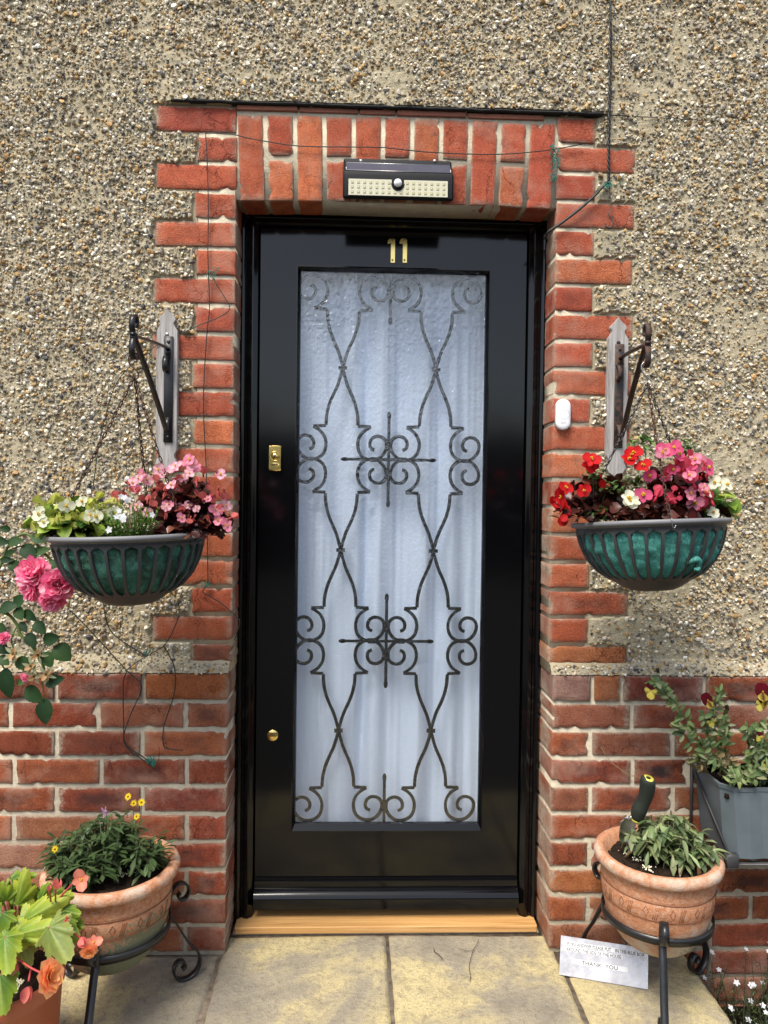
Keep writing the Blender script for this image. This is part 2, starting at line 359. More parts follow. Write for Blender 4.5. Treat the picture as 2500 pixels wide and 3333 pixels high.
# ---------------------------------------------------------------- house wall: bricks
HW=.4283
ORANGES=[(.58,.150,.078),(.60,.165,.085),(.53,.130,.072),(.56,.150,.085),(.62,.19,.09),(.48,.115,.068)]
REDS=[(.36,.098,.045),(.40,.115,.052),(.30,.078,.040),(.43,.138,.060),(.33,.088,.045),(.46,.165,.070),(.27,.072,.042),(.36,.14,.078)]
def brick(mb, x0, x1, z0, z1, yf=0, depth=.12, col=(.4,.1,.05), dark=0, pale=.2, T=None, seam=1):
    Lx=x1-x0; Lz=z1-z0; b=.0022
    nx=max(4,int(Lx/.012)); nz=max(4,int(Lz/.012))
    xs=[0,b]+[b+(Lx-2*b)*i/nx for i in range(1,nx)]+[Lx-b,Lx]
    zs=[0,b]+[b+(Lz-2*b)*i/nz for i in range(1,nz)]+[Lz-b,Lz]
    sd_=rnd(0,100); A,B=len(xs),len(zs); ids={}
    lean=rnd(-.0008,.0008); yo=rnd(-.0012,.0012)
    for i,x in enumerate(xs):
        for j,z in enumerate(zs):
            ed=(i in(0,A-1)) or (j in(0,B-1)); 
            px=x0+x; pz=z0+z
            nn=noise.noise(V((px*45,pz*45,sd_)))
            n2=noise.noise(V((px*16,pz*16,sd_+9)))
            chip=max(0,noise.noise(V((px*48,pz*48,sd_+5)))-.25)*.022
            cx=(x-Lx/2)/(Lx/2); cz=(z-Lz/2)/(Lz/2); em=max(abs(cx)**8,abs(cz)**6)
            dx=-cx*abs(cx)**6*(.0010*(1+nn)+chip*.5); dz=-cz*abs(cz)**4*(.0010*(1+nn)+chip*.5)+lean*cx
            y=yf+yo+(b*.8 if ed else 0)+nn*.0007+n2*.0006+chip*em
            p=V((px+dx,y,pz+dz)); 
            if T: p=T(p)
            ids[i,j]=mb.vert(p,col,(x/Lx,z/Lz,dark,pale))
    for i in range(A-1):
        for j in range(B-1): mb.face((ids[i,j],ids[i+1,j],ids[i+1,j+1],ids[i,j+1]))
    loop=[(i,0) for i in range(A)]+[(A-1,j) for j in range(1,B)]+[(i,B-1) for i in range(A-2,-1,-1)]+[(0,j) for j in range(B-2,0,-1)]
    pi=[ids[k] for k in loop]
    for dd in (depth*.33,depth*.66,depth):
        ni=[]
        for k,(i,j) in enumerate(loop):
            a=mb.v[ids[i,j]]; nn=noise.noise(V((a[0]*40,yf+dd*40,a[2]*40)))*.0012
            ni.append(mb.vert((a[0]+nn,yf+dd,a[2]+nn),col,(zs and xs[i]/Lx,.5+.3*(dd/depth-.5),dark*.3,min(1,pale*1.2))))
        n=len(loop)
        for k in range(n): mb.face((pi[(k+1)%n],pi[k],ni[k],ni[(k+1)%n]))
        pi=ni
rects=[]          # brick areas cut out of the pebbledash
house=thing('house_wall','pebbledashed house wall with red brick door surround, brick arch and brick plinth','house wall',(0,0,0))
CZ=lambda i:.75+.075*i
def quoin(side):
    mb=MB()
    for i in range(1,21):
        z1=CZ(i)-.002; z0=z1-.0655
        if i==1: z0+=.018
        long=(i%2==0) if side<0 else (i%2==1)
        if i==20: z1=CZ(20); z0=z1-.066
        Lb=.213+rnd(-.003,.004) if long else .108+rnd(-.004,.004)
        xo=HW+rnd(-.0015,.0015)
        x=(-xo-Lb,-xo) if side<0 else (xo,xo+Lb)
        hi=i>9
        pal=ORANGES if i>5 else REDS
        c=jc(random.choice(pal),.1,.04)
        if i in(2,3,4,5,6,7) : c=mixc(jc(random.choice(ORANGES),.1),jc(random.choice(REDS),.1),.5)
        pale=random.choice([0,.1,.2,.5,.8]); dark=random.choice([0,0,0,.25]) if i>8 else random.choice([0,0,.4])
        if i>15 and side>0: pale=random.choice([.2,.5])
        brick(mb,x[0],x[1],z0,z1,0,.115,c,dark,pale)
        rects.append((x[0],x[1],z0,z1))
    # the top bricks beside the arch
    o=mb.build('brick_quoin','brick',house)
    m2=MB(); s=1 if side>0 else -1
    a,b=sorted((s*(HW+.0035),s*(HW+.10)))
    m2.box(a,b,.0042,.13,.75,CZ(20)+.004)
    m2.build('mortar_joint','mortar',o)
quoin(-1); quoin(1)
# arch
ab=P(1260,663,0).z; at=P(1262,384,0).z
mb=MB(); pitch=(2*HW-.004)/11+.0004
def TA(p):
    f=(p.z-ab)/(at-ab); return V((p.x*(.985+.022*f), p.y, p.z+ .010*(1-(p.x/HW)**2)*.6-.003))
for k in range(11):
    xa=-HW+.003+k*pitch; xb=xa+pitch-.0105
    pale=random.choice([.1,.3,.6])
    if k%2==0: brick(mb,xa,xb,ab,at,0,.112,jc(random.choice(ORANGES),.1,.03),0,pale,TA)
    else:
        zm=ab+.108
        brick(mb,xa,xb,ab,zm,0,.112,jc(random.choice(ORANGES),.1,.03),0,pale,TA)
        brick(mb,xa,xb,zm+.012,at+rnd(-.004,.002),0,.112,jc(random.choice(ORANGES),.1,.03),0,pale,TA)
oa=mb.build('brick_arch','brick',house)
m2=MB(); m2.box(-HW-.004,HW+.004,.0042,.11,ab+.0025,at+.012); m2.build('mortar_joint','mortar',oa)
# top-row bricks both sides of the arch
rects.append((-HW-.004,HW+.004,ab-.01,at+.02))
# thin tile course over the arch
mb=MB(); xx=-HW
for L in (.165,.16,.10,.19,.21):
    if xx+L>HW+.02: L=HW+.01-xx
    x1=xx+L-.005; zb=at+.010-.004*(xx+.4)/.8
    mb.box(xx,x1,-.003+rnd(-.002,.002),.05,zb,zb+.013+rnd(-.002,.001),bev=.002); xx+=L
mb.build('tile_course','tile_red',house)
# plinth
YP=-.028
def plinth(side):
    mb=MB(); edge=HW+.006
    for r in range(-3,10):
        z1=CZ(-r)-.004; z0=z1-.0650
        if r==0: z1+=.004; z0+=.000
        yf=YP-(.004 if r in(0,) else 0)
        head=(r%2==1) if side<0 else (r%2==0)
        if r<0: continue
        x=edge; first=True
        while x<1.75:
            L=.1025 if (head and first) else .2155
            if side>0 and r==0 and .5<x<.60: L=.066
            if side>0 and r==3 and .60<x<.75: L=.14
            L+=rnd(-.004,.003)
            xa,xb=(x,x+L) if side>0 else (-x-L,-x)
            if side<0 and r==0 and first: c=(.40,.135,.05)
            else: c=jc(random.choice(REDS),.12,.05)
            if side>0 and r==0 and first: c=(.36,.21,.17)
            dark=random.choice([0,0,.3,.5,.7]); pale=random.choice([0,.15,.4,.7])
            if side>0 and r==3 and .60<x<.75: dark=1.0
            brick(mb,xa,xb,z0,z1,yf,.05 if not first else .15,c,dark,pale)
            x+=L+.0105; first=False
    for r in (10,11,12,13):   # the courses below step level, seen beside the step
        z1=CZ(-r)-.004; x=edge
        while x<1.75:
            L=.2155; xa,xb=(x,x+L) if side>0 else (-x-L,-x)
            brick(mb,xa,xb,z1-.065,z1,YP,.05,jc(random.choice(REDS),.12),.3,.2); x+=L+.0105
    # reveal bricks behind the corner so the opening is lined to the frame
    o=mb.build('brick_plinth','brick',house)
    m2=MB(); a,b=sorted((side*(edge+.0035),side*2.6)); m2.box(a,b,YP+.0045,.13,-.3,.748); m2.build('mortar_joint','mortar',o)
plinth(-1); plinth(1)
# ---- pebbledash base
def vnoise(x, z, s, seed):
    r=np.random.default_rng(seed).random((64,64)); X=x*s+1000; Z=z*s+1000
    xi=np.floor(X).astype(int); zi=np.floor(Z).astype(int); fx=X-xi; fz=Z-zi; fx=fx*fx*(3-2*fx); fz=fz*fz*(3-2*fz)
    g=lambda a,b: r[a%64,b%64]
    return (g(xi,zi)*(1-fx)+g(xi+1,zi)*fx)*(1-fz)+(g(xi,zi+1)*(1-fx)+g(xi+1,zi+1)*fx)*fz
lpa=P(560,332,0); lpb=P(1960,378,0)
def lipline(x): return lpa.z+(lpb.z-lpa.z)*(x-lpa.x)/(lpb.x-lpa.x)
FIL=.040
def wall_y(x, z):
    y=-.0015+(vnoise(x,z,7,1)-.5)*.004+(vnoise(x,z,40,2)-.5)*.004+(vnoise(x,z,110,3)-.5)*.003
    inx=np.clip(np.minimum(x-(lpa.x),lpb.x-x)/.03+1,0,1)
    lip=lipline(x)+(vnoise(x,z*0,30,5)-.5)*.008
    y=np.where(z>lip, y-.011*inx*np.clip(1-(z-lip)/.25,0.0,1), y)
    f=np.clip(1-(z-.752)/(FIL+(vnoise(x,z*0,12,6)-.5)*.016),0,1)
    return y+YP*f*1.0
def in_rect(x, z, m):
    k=np.zeros(x.shape,bool)
    jx=(vnoise(x,z,60,7)-.5)*.008; jz=(vnoise(x,z,60,8)-.5)*.008
    for a,b,c,d in rects: k|=(x+jx>a-m)&(x+jx<b+m)&(z+jz>c-m)&(z+jz<d+m)
    return k
GX0,GX1,GZ0,GZ1,ST=-1.5,1.5,.752,2.86,.0055
xs=np.arange(GX0,GX1+ST/2,ST); zs=np.arange(GZ0,GZ1+ST/2,ST); X,Z=np.meshgrid(xs,zs,indexing='ij')
Y=wall_y(X,Z); fil=Z<.752+FIL*.6
ir=in_rect(X,Z,.0065)&~((np.abs(X)>HW)&fil)
Y=np.where(ir,.0052,Y)
inner=(np.abs(X)>HW)&(np.abs(X)<HW+.100)&(Z>.80)&(Z<CZ(20)); Y=np.where(inner,.009,Y)
nX,nZ=X.shape; ids=np.arange(nX*nZ).reshape(nX,nZ)
q=np.stack([ids[:-1,:-1],ids[1:,:-1],ids[1:,1:],ids[:-1,1:]],-1).reshape(-1,4)
xc=(X[:-1,:-1]+ST/2).ravel(); zc=(Z[:-1,:-1]+ST/2).ravel()
q=q[~((np.abs(xc)<HW+.004)&(zc<at-.02))]
basev=np.stack([X,Y,Z],-1).reshape(-1,3)
ext=[((-4,0,.752),(GX0,0,.752),(GX0,0,5.5),(-4,0,5.5)),((GX1,0,.752),(4,0,.752),(4,0,5.5),(GX1,0,5.5)),((GX0,0,GZ1),(GX1,0,GZ1),(GX1,0,5.5),(GX0,0,5.5))]
ev=np.array(ext).reshape(-1,3); eq=np.arange(12).reshape(3,4)+len(basev)
# ---- the stones
ico=[]; ph=(1+5**.5)/2
for a,b in ((-1,ph),(1,ph),(-1,-ph),(1,-ph)): ico+=[(a,b,0)]
for a,b in ((-1,ph),(1,ph),(-1,-ph),(1,-ph)): ico+=[(0,a,b)]
for a,b in ((ph,-1),(ph,1),(-ph,-1),(-ph,1)): ico+=[(a,0,b)]
ico=np.array(ico)/math.sqrt(1+ph*ph)
icf=np.array([(0,11,5),(0,5,1),(0,1,7),(0,7,10),(0,10,11),(1,5,9),(5,11,4),(11,10,2),(10,7,6),(7,1,8),(3,9,4),(3,4,2),(3,2,6),(3,6,8),(3,8,9),(4,9,5),(2,4,11),(6,2,10),(8,6,7),(9,8,1)])
sp_=.0073
gx=np.arange(-1.28,1.28,sp_); gz=np.arange(.755,2.74,sp_); SX,SZ=np.meshgrid(gx,gz,indexing='ij'); SX=SX.ravel(); SZ=SZ.ravel()
SX=SX+rng.uniform(-.5,.5,SX.shape)*sp_*1.3; SZ=SZ+rng.uniform(-.5,.5,SZ.shape)*sp_*1.3
dens=vnoise(SX,SZ,9,21)*.5+vnoise(SX,SZ,24,22)*.35+vnoise(SX,SZ,3.2,23)*.3
film=(SZ<.752+FIL)
keep=(rng.random(SX.shape)<np.clip((dens-.27)*3.2+.18,.08,.98))|(film&(rng.random(SX.shape)<.8))
keep&=~(in_rect(SX,SZ,.0055)&~(film&(np.abs(SX)>HW+.012)&(SZ<.775)))
keep&=~((np.abs(SX)<HW+.010)&(SZ<at+.02)); keep&=~(np.abs(SZ-lipline(SX))<.006)|(np.abs(SX)>.6)
SX=SX[keep]; SZ=SZ[keep]; n=len(SX)
R_=rng.lognormal(math.log(.0038),.36,n).clip(.0019,.0085)
SY=wall_y(SX,SZ)-R_*rng.uniform(.1,.65,n)
T_=rng.normal(size=(n,3,3)); 
# random rotation by QR
qm,_=np.linalg.qr(T_)
vv=ico[None]*(1+rng.uniform(-.30,.30,(n,12,1)))
vv=vv*np.stack([np.ones(n),rng.uniform(.55,1,n),rng.uniform(.45,.9,n)],-1)[:,None,:]
vv=np.einsum('nij,nkj->nki',qm,vv)*R_[:,None,None]
vv[:,:,1]*=.8
vv+=np.stack([SX,SY,SZ],-1)[:,None,:]
pal=np.array([(.72,.67,.55),(.84,.82,.77),(.50,.43,.32),(.40,.24,.09),(.50,.34,.15),(.22,.13,.06),(.28,.26,.24),(.10,.10,.115),(.16,.145,.135),(.33,.28,.22),(.52,.42,.27),(.055,.055,.065),(.50,.46,.40)])
pw=np.array([.15,.08,.16,.08,.11,.05,.06,.035,.06,.13,.12,.02,.10]); pw/=pw.sum()
pc=pal[rng.choice(len(pal),n,p=pw)]*rng.uniform(.70,1.12,(n,1))
pv=vv.reshape(-1,3); pf=(icf[None]+(np.arange(n)*12)[:,None,None]).reshape(-1,3)
off=len(basev)+12
allv=np.concatenate([basev,ev,pv]); nq=len(q)+3; nt_=len(pf)
loops=np.concatenate([q.ravel(),eq.ravel(),(pf+off).ravel()]).astype(np.int32)
me=bpy.data.meshes.new('pebbledash'); me.vertices.add(len(allv)); me.vertices.foreach_set('co',allv.astype(np.float32).ravel())
me.loops.add(len(loops)); me.loops.foreach_set('vertex_index',loops)
me.polygons.add(nq+nt_); ls=np.concatenate([np.arange(nq)*4,nq*4+np.arange(nt_)*3]).astype(np.int32); me.polygons.foreach_set('loop_start',ls)
me.polygons.foreach_set('material_index',np.concatenate([np.zeros(nq),np.ones(nt_)]).astype(np.int32))
me.polygons.foreach_set('use_smooth',np.zeros(nq+nt_,bool))
me.materials.append(M('cement_render')); me.materials.append(M('pebble'))
me.update(calc_edges=True); me.validate()
cc=np.ones((len(allv),4),np.float32); cc[off:,:3]=np.repeat(pc,12,axis=0); a_=me.color_attributes.new('Col','FLOAT_COLOR','POINT'); a_.data.foreach_set('color',cc.ravel())
pd=bpy.data.objects.new('pebbledash',me); COL.objects.link(pd); pd.parent=house
# wall core and dark hallway
mb=MB(); D_=.30
for (a,b,c,d) in ((-4,-HW-.05,.128,.75),(HW+.05,4,.128,.75)): pass
mb.box(-4,-HW-.02,.135,D_,-.3,5.5); mb.box(HW+.02,4,.135,D_,-.3,5.5); mb.box(-HW-.02,HW+.02,.135,D_,2.06,5.5)
mb.build('wall_core','mortar',house)
mb=MB(); mb.box(-.6,.6,1.2,1.25,-.1,2.2); mb.box(-.65,-.6,.30,1.25,-.1,2.2); mb.box(.6,.65,.30,1.25,-.1,2.2); mb.box(-.65,.65,.30,1.25,2.2,2.25); mb.box(-.65,.65,.135,1.25,-.15,-.1)
mb.build('hallway','dark_interior',house)
# dark lip flashing under the render edge
mb=MB(); pts=[]
ax=np.linspace(lpa.x,lpb.x+.0,60)
r1=[];
for x in ax:
    z=lipline(x)+noise.noise(V((x*20,0,3)))*.003; r1.append([V((x,-.014+noise.noise(V((x*40,1,1)))*.004,z-.0025)),V((x,.01,z-.0025)),V((x,.01,z+.003)),V((x,-.014+noise.noise(V((x*40,1,1)))*.004,z+.0022))])
mb.loft(r1); mb.build('flashing','flash_black',house)
mb=MB(); pa=[V((lpb.x+.30*i/24,-.0075,lipline(lpb.x)+noise.noise(V((i*.6,2,3)))*.002-.0003*i)) for i in range(25)]
mb.tube(pa,[.0014,.0008],4); mb.build('crack','flash_black',house)

# ---------------------------------------------------------------- ground and step
mb=MB(); g=16
gz_=-.17
mb.quad((-40,-40,gz_),(40,-40,gz_),(40,.3,gz_),(-40,.3,gz_)); tag(mb.build('ground','ground_paving'),kind='structure')
slabs=[(-1.6,-.455),(-.447,-.008),(.000,.452),(.460,.862)]
mb=MB()
def slab(x0,x1,y0,y1,sk0,sk1):
    nx=max(6,int((x1-x0)/.012)); ny=int((y1-y0)/.012); sdv=rnd(0,50); tilt=rnd(-.0015,.0015); ids={}
    for i in range(nx+1):
        for j in range(ny+1):
            fx=i/nx; y=y0+(y1-y0)*j/ny; k=(.05-y)
            xl=x0+sk0*k; xr=x1+sk1*k; x=xl+(xr-xl)*fx
            e=min(fx*(x1-x0),(1-fx)*(x1-x0),(y-y0),(y1-y)); 
            z=noise.noise(V((x*5,y*5,sdv)))*.0025+noise.noise(V((x*22,y*22,sdv)))*.0012+noise.noise(V((x*60,y*60,sdv)))*.0006-max(0,.006-e)*.6+tilt*(fx-.5)-.001
            ex=noise.noise(V((x*30,y*30,7)))*.002 if e<.001 else 0
            ids[i,j]=mb.vert((x+ex,y+ex,z))
    for i in range(nx):
        for j in range(ny): mb.face((ids[i,j],ids[i+1,j],ids[i+1,j+1],ids[i,j+1]))
    loop=[ids[i,0] for i in range(nx+1)]+[ids[nx,j] for j in range(1,ny+1)]+[ids[i,ny] for i in range(nx-1,-1,-1)]+[ids[0,j] for j in range(ny-1,0,-1)]
    low=[mb.vert((mb.v[k][0],mb.v[k][1],-.05)) for k in loop]
    for k in range(len(loop)): mb.face((loop[k],low[k],low[(k+1)%len(loop)],loop[(k+1)%len(loop)]))
sl=[0,.0,.0,-.055]
slab(-1.6,-.452,-.80,YP-.004,0,0); slab(-.442,-.004,-.80,.055,0,0); slab(.006,.452,-.80,.055,0,0); slab(.462,P(2332,3127,0).x*0+.80,-.80,YP-.004,0,0)
st=mb.build('step','slab'); tag(st,kind='structure')
mb=MB(); mb.box(-1.62,.80,-.79,.20,gz_-.01,-.0045,m=0); o=mb.build('step_bed','joint'); tag(o,kind='structure')

# ---------------------------------------------------------------- door frame and oak threshold
YF=.0996; YL=.128
lt=P(840,800,YL); rt=P(1712,800,YL); lb=P(833,2920,YL); rb=P(1688,2920,YL)
LX0=(lt.x+lb.x)/2; LX1=(rt.x+rb.x)/2
LT=P(1270,748,YL).z; LB=.052
fr=thing('door_frame','black painted wooden door frame with moulded edges and a pale oak threshold','door frame',(0,YF,0))
HT=ab+.012
def moulded(mb, path0, path1, prof, inward):   # prof: (offset inward, y)
    rings=[[V(p0)+V(inward)*o+V((0,y-V(p0).y,0)) for o,y in prof] for p0 in (path0,path1)]
    mb.loft(rings,closed=True,cap=True)
wL=LX0+HW; wR=HW-LX1
def jamb(side):
    mb=MB(); w_=wL if side<0 else wR; s=-side
    x0=side*(HW+.004)
    prof=[(0,YF+.008),(.001,YF+.004),(.003,YF+.0015),(.007,YF),(.011,YF+.001),(.0145,YF+.004),(.017,YF+.008),(.022,YF+.007),(.026,YF+.003),(.032,YF+.001),(w_-.010,YF+.001),(w_-.006,YF+.005),(w_-.002,YF+.008),(w_+.002,YF+.012),(w_+.003,YL+.012),(w_+.003,YL+.05),(0,YL+.05)]
    rings=[[V((x0+s*o,y,z)) for o,y in prof] for z in (.020,HT)]
    mb.loft(rings); sharp(mb.build('jamb','black_gloss',fr),25)
jamb(-1); jamb(1)
mb=MB(); hd=HT-LT
prof=[(0,YF+.004),(.05*hd,YF),(.42*hd,YF),(.5*hd,YF+.006),(.58*hd,YF+.007),(.66*hd,YF+.003),(.9*hd,YF+.002),(.96*hd,YF+.008),(hd+.001,YF+.012),(hd+.003,YL+.05),(0,YL+.05)]
mb.loft([[V((x,y-.0015,HT+.001-o)) for o,y in prof] for x in (-HW-.004,HW+.004)]); sharp(mb.build('frame_head','black_gloss_across',fr),25)
mb=MB(); xa=P(766,3020,.06).x; xb=P(1748,3020,.06).x
mb.box(-HW+.004,HW-.004,.058,.17,.0005,.0195,bev=.0015); sharp(mb.build('threshold','oak',fr))
mb=MB(); mb.box(-HW-.002,HW+.002,.064,.16,-.012,.0003); mb.build('mortar_bed','mortar',fr)

# ---------------------------------------------------------------- door
door=thing('front_door','glossy black front door with a tall frosted glass panel over scrolled ironwork','door',((LX0+LX1)/2,YL,LB))
gtl=P(962,871,YL); gtr=P(1595,871,YL); gbl=P(951.6,2707,YL); gbr=P(1571,2707,YL)
GX=( (gtl.x+gbl.x)/2, (gtr.x+gbr.x)/2 ); GZ=((gbl.z+gbr.z)/2,(gtl.z+gtr.z)/2)
mb=MB(); b_=.002
mb.box(LX0+.002,GX[0],YL,YL+.044,LB,LT-.003,m=0); mb.box(GX[1],LX1-.002,YL,YL+.044,LB,LT-.003,m=0)
mb.box(GX[0],GX[1],YL,YL+.044,GZ[1],LT-.003,m=1); mb.box(GX[0],GX[1],YL,YL+.044,LB,GZ[0],m=1)
mb.build('door_leaf',['black_gloss','black_gloss_across'],door,smooth=False)
# glazing bead (slopes in to the glass)
BW=.012; YG=.146
mb=MB(); x0,x1=GX; z0,z1=GZ
def ringr(i,y,dz=0): return [V((x0+i,y,z0+i+dz)),V((x1-i,y,z0+i+dz)),V((x1-i,y,z1-i)),V((x0+i,y,z1-i))]
mb.loft([ringr(-.0005,YL-.0008),ringr(.003,YL-.0015),ringr(.010,YL+.009,.010),ringr(.0115,YG,.010)],cap=False); mb.build('glazing_bead','black_gloss_across',door,smooth=False)
mb=MB(); mb.quad((x0+.006,YG-.0005,z0+.010),(x1-.006,YG-.0005,z0+.010),(x1-.006,YG-.0005,z1-.006),(x0+.006,YG-.0005,z1-.006)); 
mb.build('glass_pane','figured_glass',door)
# ironwork behind the glass
YI=.158; mb=MB()
cc_=P(1264.6,1496.8,YI); cc2=P(750+813/1.58,2085.4,YI)
per=(cc_.z-cc2.z); ms=per/ (2*468.0)              # metres per traced unit
Q=[(0,0),(5,20),(10,40),(19,70),(29,98),(43,128),(56,158),(67,188),(75,220),(80,250),(82,293)]
Q2=[(82,297),(110,298),(148,300)]
Q3=[(148,301),(128,312),(107,328),(90,352),(82,380),(83,408),(92,436),(112,457),(138,468),(162,470),(188,462),(210,444),(225,420),(230,394),(224,368),(206,352),(182,347),(160,355),(146,374),(144,396),(153,412),(168,418)]
def bar(pts, r=.0036): mb.tube(pts,r,7,smooth=2)
H2=240*ms
czs=[cc_.z+per, cc_.z, cc_.z-per, cc_.z-2*per]
nodes=[]
for k in range(3):
    zn=(czs[k]+czs[k+1])/2
    for sx in (-1,1): nodes.append((cc_.x-.0005+sx*H2,zn))
for (nx_,nz_) in nodes:
    for sx in (-1,1):
        for sz in (-1,1):
            for q_ in (Q,Q2,Q3):
                pp=[V((nx_+sx*a*ms,YI+(.0035 if sx>0 else -.001),nz_+sz*b*ms)) for a,b in q_]
                pp=[p for p in pp if p.z>GZ[0]+.004]
                if len(pp)>2: mb.tube(pp,.0050,6,smooth=2 if q_ is not Q2 else 0)
    mb.box(nx_-.0125,nx_+.0125,YI-.006,YI+.006,nz_-.005,nz_+.005,bev=.002)
for k,z in enumerate(czs):
    xc_=cc_.x; arm=225*ms
    top=z+arm if k!=0 else z; bot=z-arm
    if k==3: bot=max(GZ[0]+.008,z-.004)
    mb.tube([(xc_,YI-.004,top),(xc_,YI-.004,bot)],.0045,6)
    for zz in ((bot,) if k==0 else (top,bot)):
        if k==3 and zz==bot: continue
        mb.ball((xc_,YI-.004,zz),.0062,sc=(1,1,2.0))
    if k in(1,2):
        mb.tube([(xc_-arm,YI-.0075,z),(xc_+arm,YI-.0075,z)],.0045,6)
        for s_ in(-1,1):
            mb.ball((xc_+s_*arm,YI-.0075,z),.0062,sc=(2.0,1,1)); mb.box(xc_+s_*.043-.010,xc_+s_*.043+.010,YI-.011,YI+.004,z-.007,z+.007,bev=.002)
    for dz in (.052,-.047):
        zz=z+dz
        if zz>GZ[0]+.01 and zz<GZ[1]: mb.box(xc_-.011,xc_+.011,YI-.008,YI+.006,zz-.006,zz+.006,bev=.002)
mb.build('iron_grille','grille_iron',door)
# lace curtain
cur=MB(); nx_=260; nz_=40; ids={}
def fold(x,z):
    f=(z-GZ[0])/(GZ[1]-GZ[0])
    return 1.35*(.0095*math.sin(x*58+2.2*noise.noise(V((x*9,z*.5,1)))*2+.4*math.sin(z*2))+.010*noise.noise(V((x*22,z*.7,4)))+.0035*noise.noise(V((x*60,z*1.2,8))))
for i in range(nx_+1):
    for j in range(nz_+1):
        x=GX[0]-.03+(GX[1]-GX[0]+.06)*i/nx_; z=GZ[0]-.03+(GZ[1]-GZ[0]+.06)*j/nz_
        ids[i,j]=cur.vert((x,.204+fold(x,z),z))
for i in range(nx_):
    for j in range(nz_): cur.face((ids[i,j],ids[i+1,j],ids[i+1,j+1],ids[i,j+1]))
oc=cur.build('lace_curtain','lace',origin=((GX[0]+GX[1])/2,.196,GZ[0]))
tag(oc,'white lace curtain hanging in folds behind the frosted door glass','curtain')
# weather board
mb=MB(); zt=P(1260,2400+655/1.4426,YL).z
zq=lambda v,y: P(1260,2400+v/1.4426,y).z
wb=[(YL+.001,zt),(YL-.010,zt-.002),(YL-.013,zq(688,YL-.013)),(YL-.012,zq(704,YL-.012)),(YL-.020,zq(715,YL-.020)),(YL-.030,zq(735,YL-.03)),(YL-.036,zq(757,YL-.036)),(YL-.037,zq(766,YL-.037)),(YL-.036,zq(806,YL-.036)),(YL+.02,zq(806,YL-.036))]
mb.loft([[V((x,y,z)) for y,z in wb] for x in (LX0+.003,LX1-.003)]); sharp(mb.build('weather_board','black_gloss_across',door),40)
# numerals 11
for (u,) in ((1269,),(1308,)):
    a=P(u-7,779,YL); b=P(u+15,856,YL); mb=MB(); wd=.0118
    xr=b.x+.001; xl=xr-wd; zt_=a.z; zb=b.z
    prof=[(xl,zb),(xr,zb),(xr,zt_-.002),(xr-.003,zt_+.001),(xl-.005,zt_+.001),(xl-.009,zt_-.006),(xl-.009,zt_-.0135),(xl-.006,zt_-.0135),(xl,zt_-.0115)]
    mb.loft([[V((x,y,z)) for x,z in prof] for y in (YL-.003,YL+.0005)])
    on=mb.build('house_number','brass',door,smooth=False)
    for zz in (zb+.007,zt_-.004):
        s2=MB(); s2.lathe([(0.0002,.0012),(.0022,.0010),(.003,0),(.003,-.001)],((xl+xr)/2-.001,YL-.003,zz),12,axis=Matrix.Rotation(PI/2,3,'X')); s2.box((xl+xr)/2-.0035,(xl+xr)/2+.0015,YL-.0046,YL-.0043,zz-.0004,zz+.0004,m=1)
        s2.build('screw',['brass','flash_black'],on)
# lock
def text_mesh(txt, size, extr, name, mat, parent=None, mtx=None, align='CENTER', space=1.0, origin=None, fit=None):
    cu=bpy.data.curves.new(name,'FONT'); cu.body=txt; cu.size=size; cu.extrude=extr; cu.align_x=align; cu.align_y='CENTER'; cu.space_character=space; cu.resolution_u=3; cu.offset=.00012 if mat=='ink' else 0
    o=bpy.data.objects.new(name,cu); COL.objects.link(o); bpy.context.view_layer.update()
    me=bpy.data.meshes.new_from_object(o); bpy.data.objects.remove(o); me.name=name
    if fit:
        xs_=[v.co.x for v in me.vertices]; me.transform(Matrix.Diagonal((fit/(max(xs_)-min(xs_)),1,1,1)))
    me.transform(mtx)
    if origin is not None: me.transform(Matrix.Translation(-V(origin)))
    me.materials.append(M(mat)) if not me.materials else None
    me.materials[0]=M(mat)
    ob=bpy.data.objects.new(name,me); COL.objects.link(ob)
    if parent is not None: ob.parent=parent
    return ob
RX=Matrix.Rotation(PI/2,4,'X')
a=P(875,1449,YL-.012); b=P(915,1533,YL-.012)
mb=MB(); cx_=(a.x+b.x)/2; hw_=(b.x-a.x)/2
prof=[(-hw_,b.z+.004),(-hw_+.003,b.z+.001),(0,b.z),(hw_-.003,b.z+.001),(hw_,b.z+.004),(hw_,a.z-.004),(hw_-.003,a.z-.001),(0,a.z),(-hw_+.003,a.z-.001),(-hw_,a.z-.004)]
mb.loft([[V((cx_+x*k,y,(a.z+b.z)/2+(z-(a.z+b.z)/2)*k)) for x,z in prof] for y,k in ((YL-.014,.93),(YL-.012,1),(YL+.001,1))])
lk=mb.build('lock','brass',door); sharp(lk)
zc_=P(895,1485,YL-.014).z; AX=Matrix.Rotation(PI/2,3,'X')
mb=MB(); mb.lathe([(.0143,-.001),(.0143,.002),(.0128,.0035),(.0115,.002),(.0108,.0005),(.0104,.0005),(.0104,.002),(.0001,.002)],(cx_,YL-.0142,zc_),32,axis=AX); mb.build('lock_cylinder','brass',lk)
mb=MB(); mb.lathe([(.0028,0),(.0028,.0003),(.0001,.0003)],(cx_,YL-.0164,zc_+.0015),14,axis=AX,col=(0,0,0)); mb.box(cx_-.0013,cx_+.0013,YL-.0169,YL-.0163,zc_-.006,zc_+.001); mb.build('keyhole','flash_black',lk)
zt_=P(895,1511,YL-.014).z
mb=MB(); mb.box(cx_-.0105,cx_+.0105,YL-.0152,YL-.0135,zt_-.0048,zt_+.0048,bev=.001); mb.build('maker_plate','brass',lk)
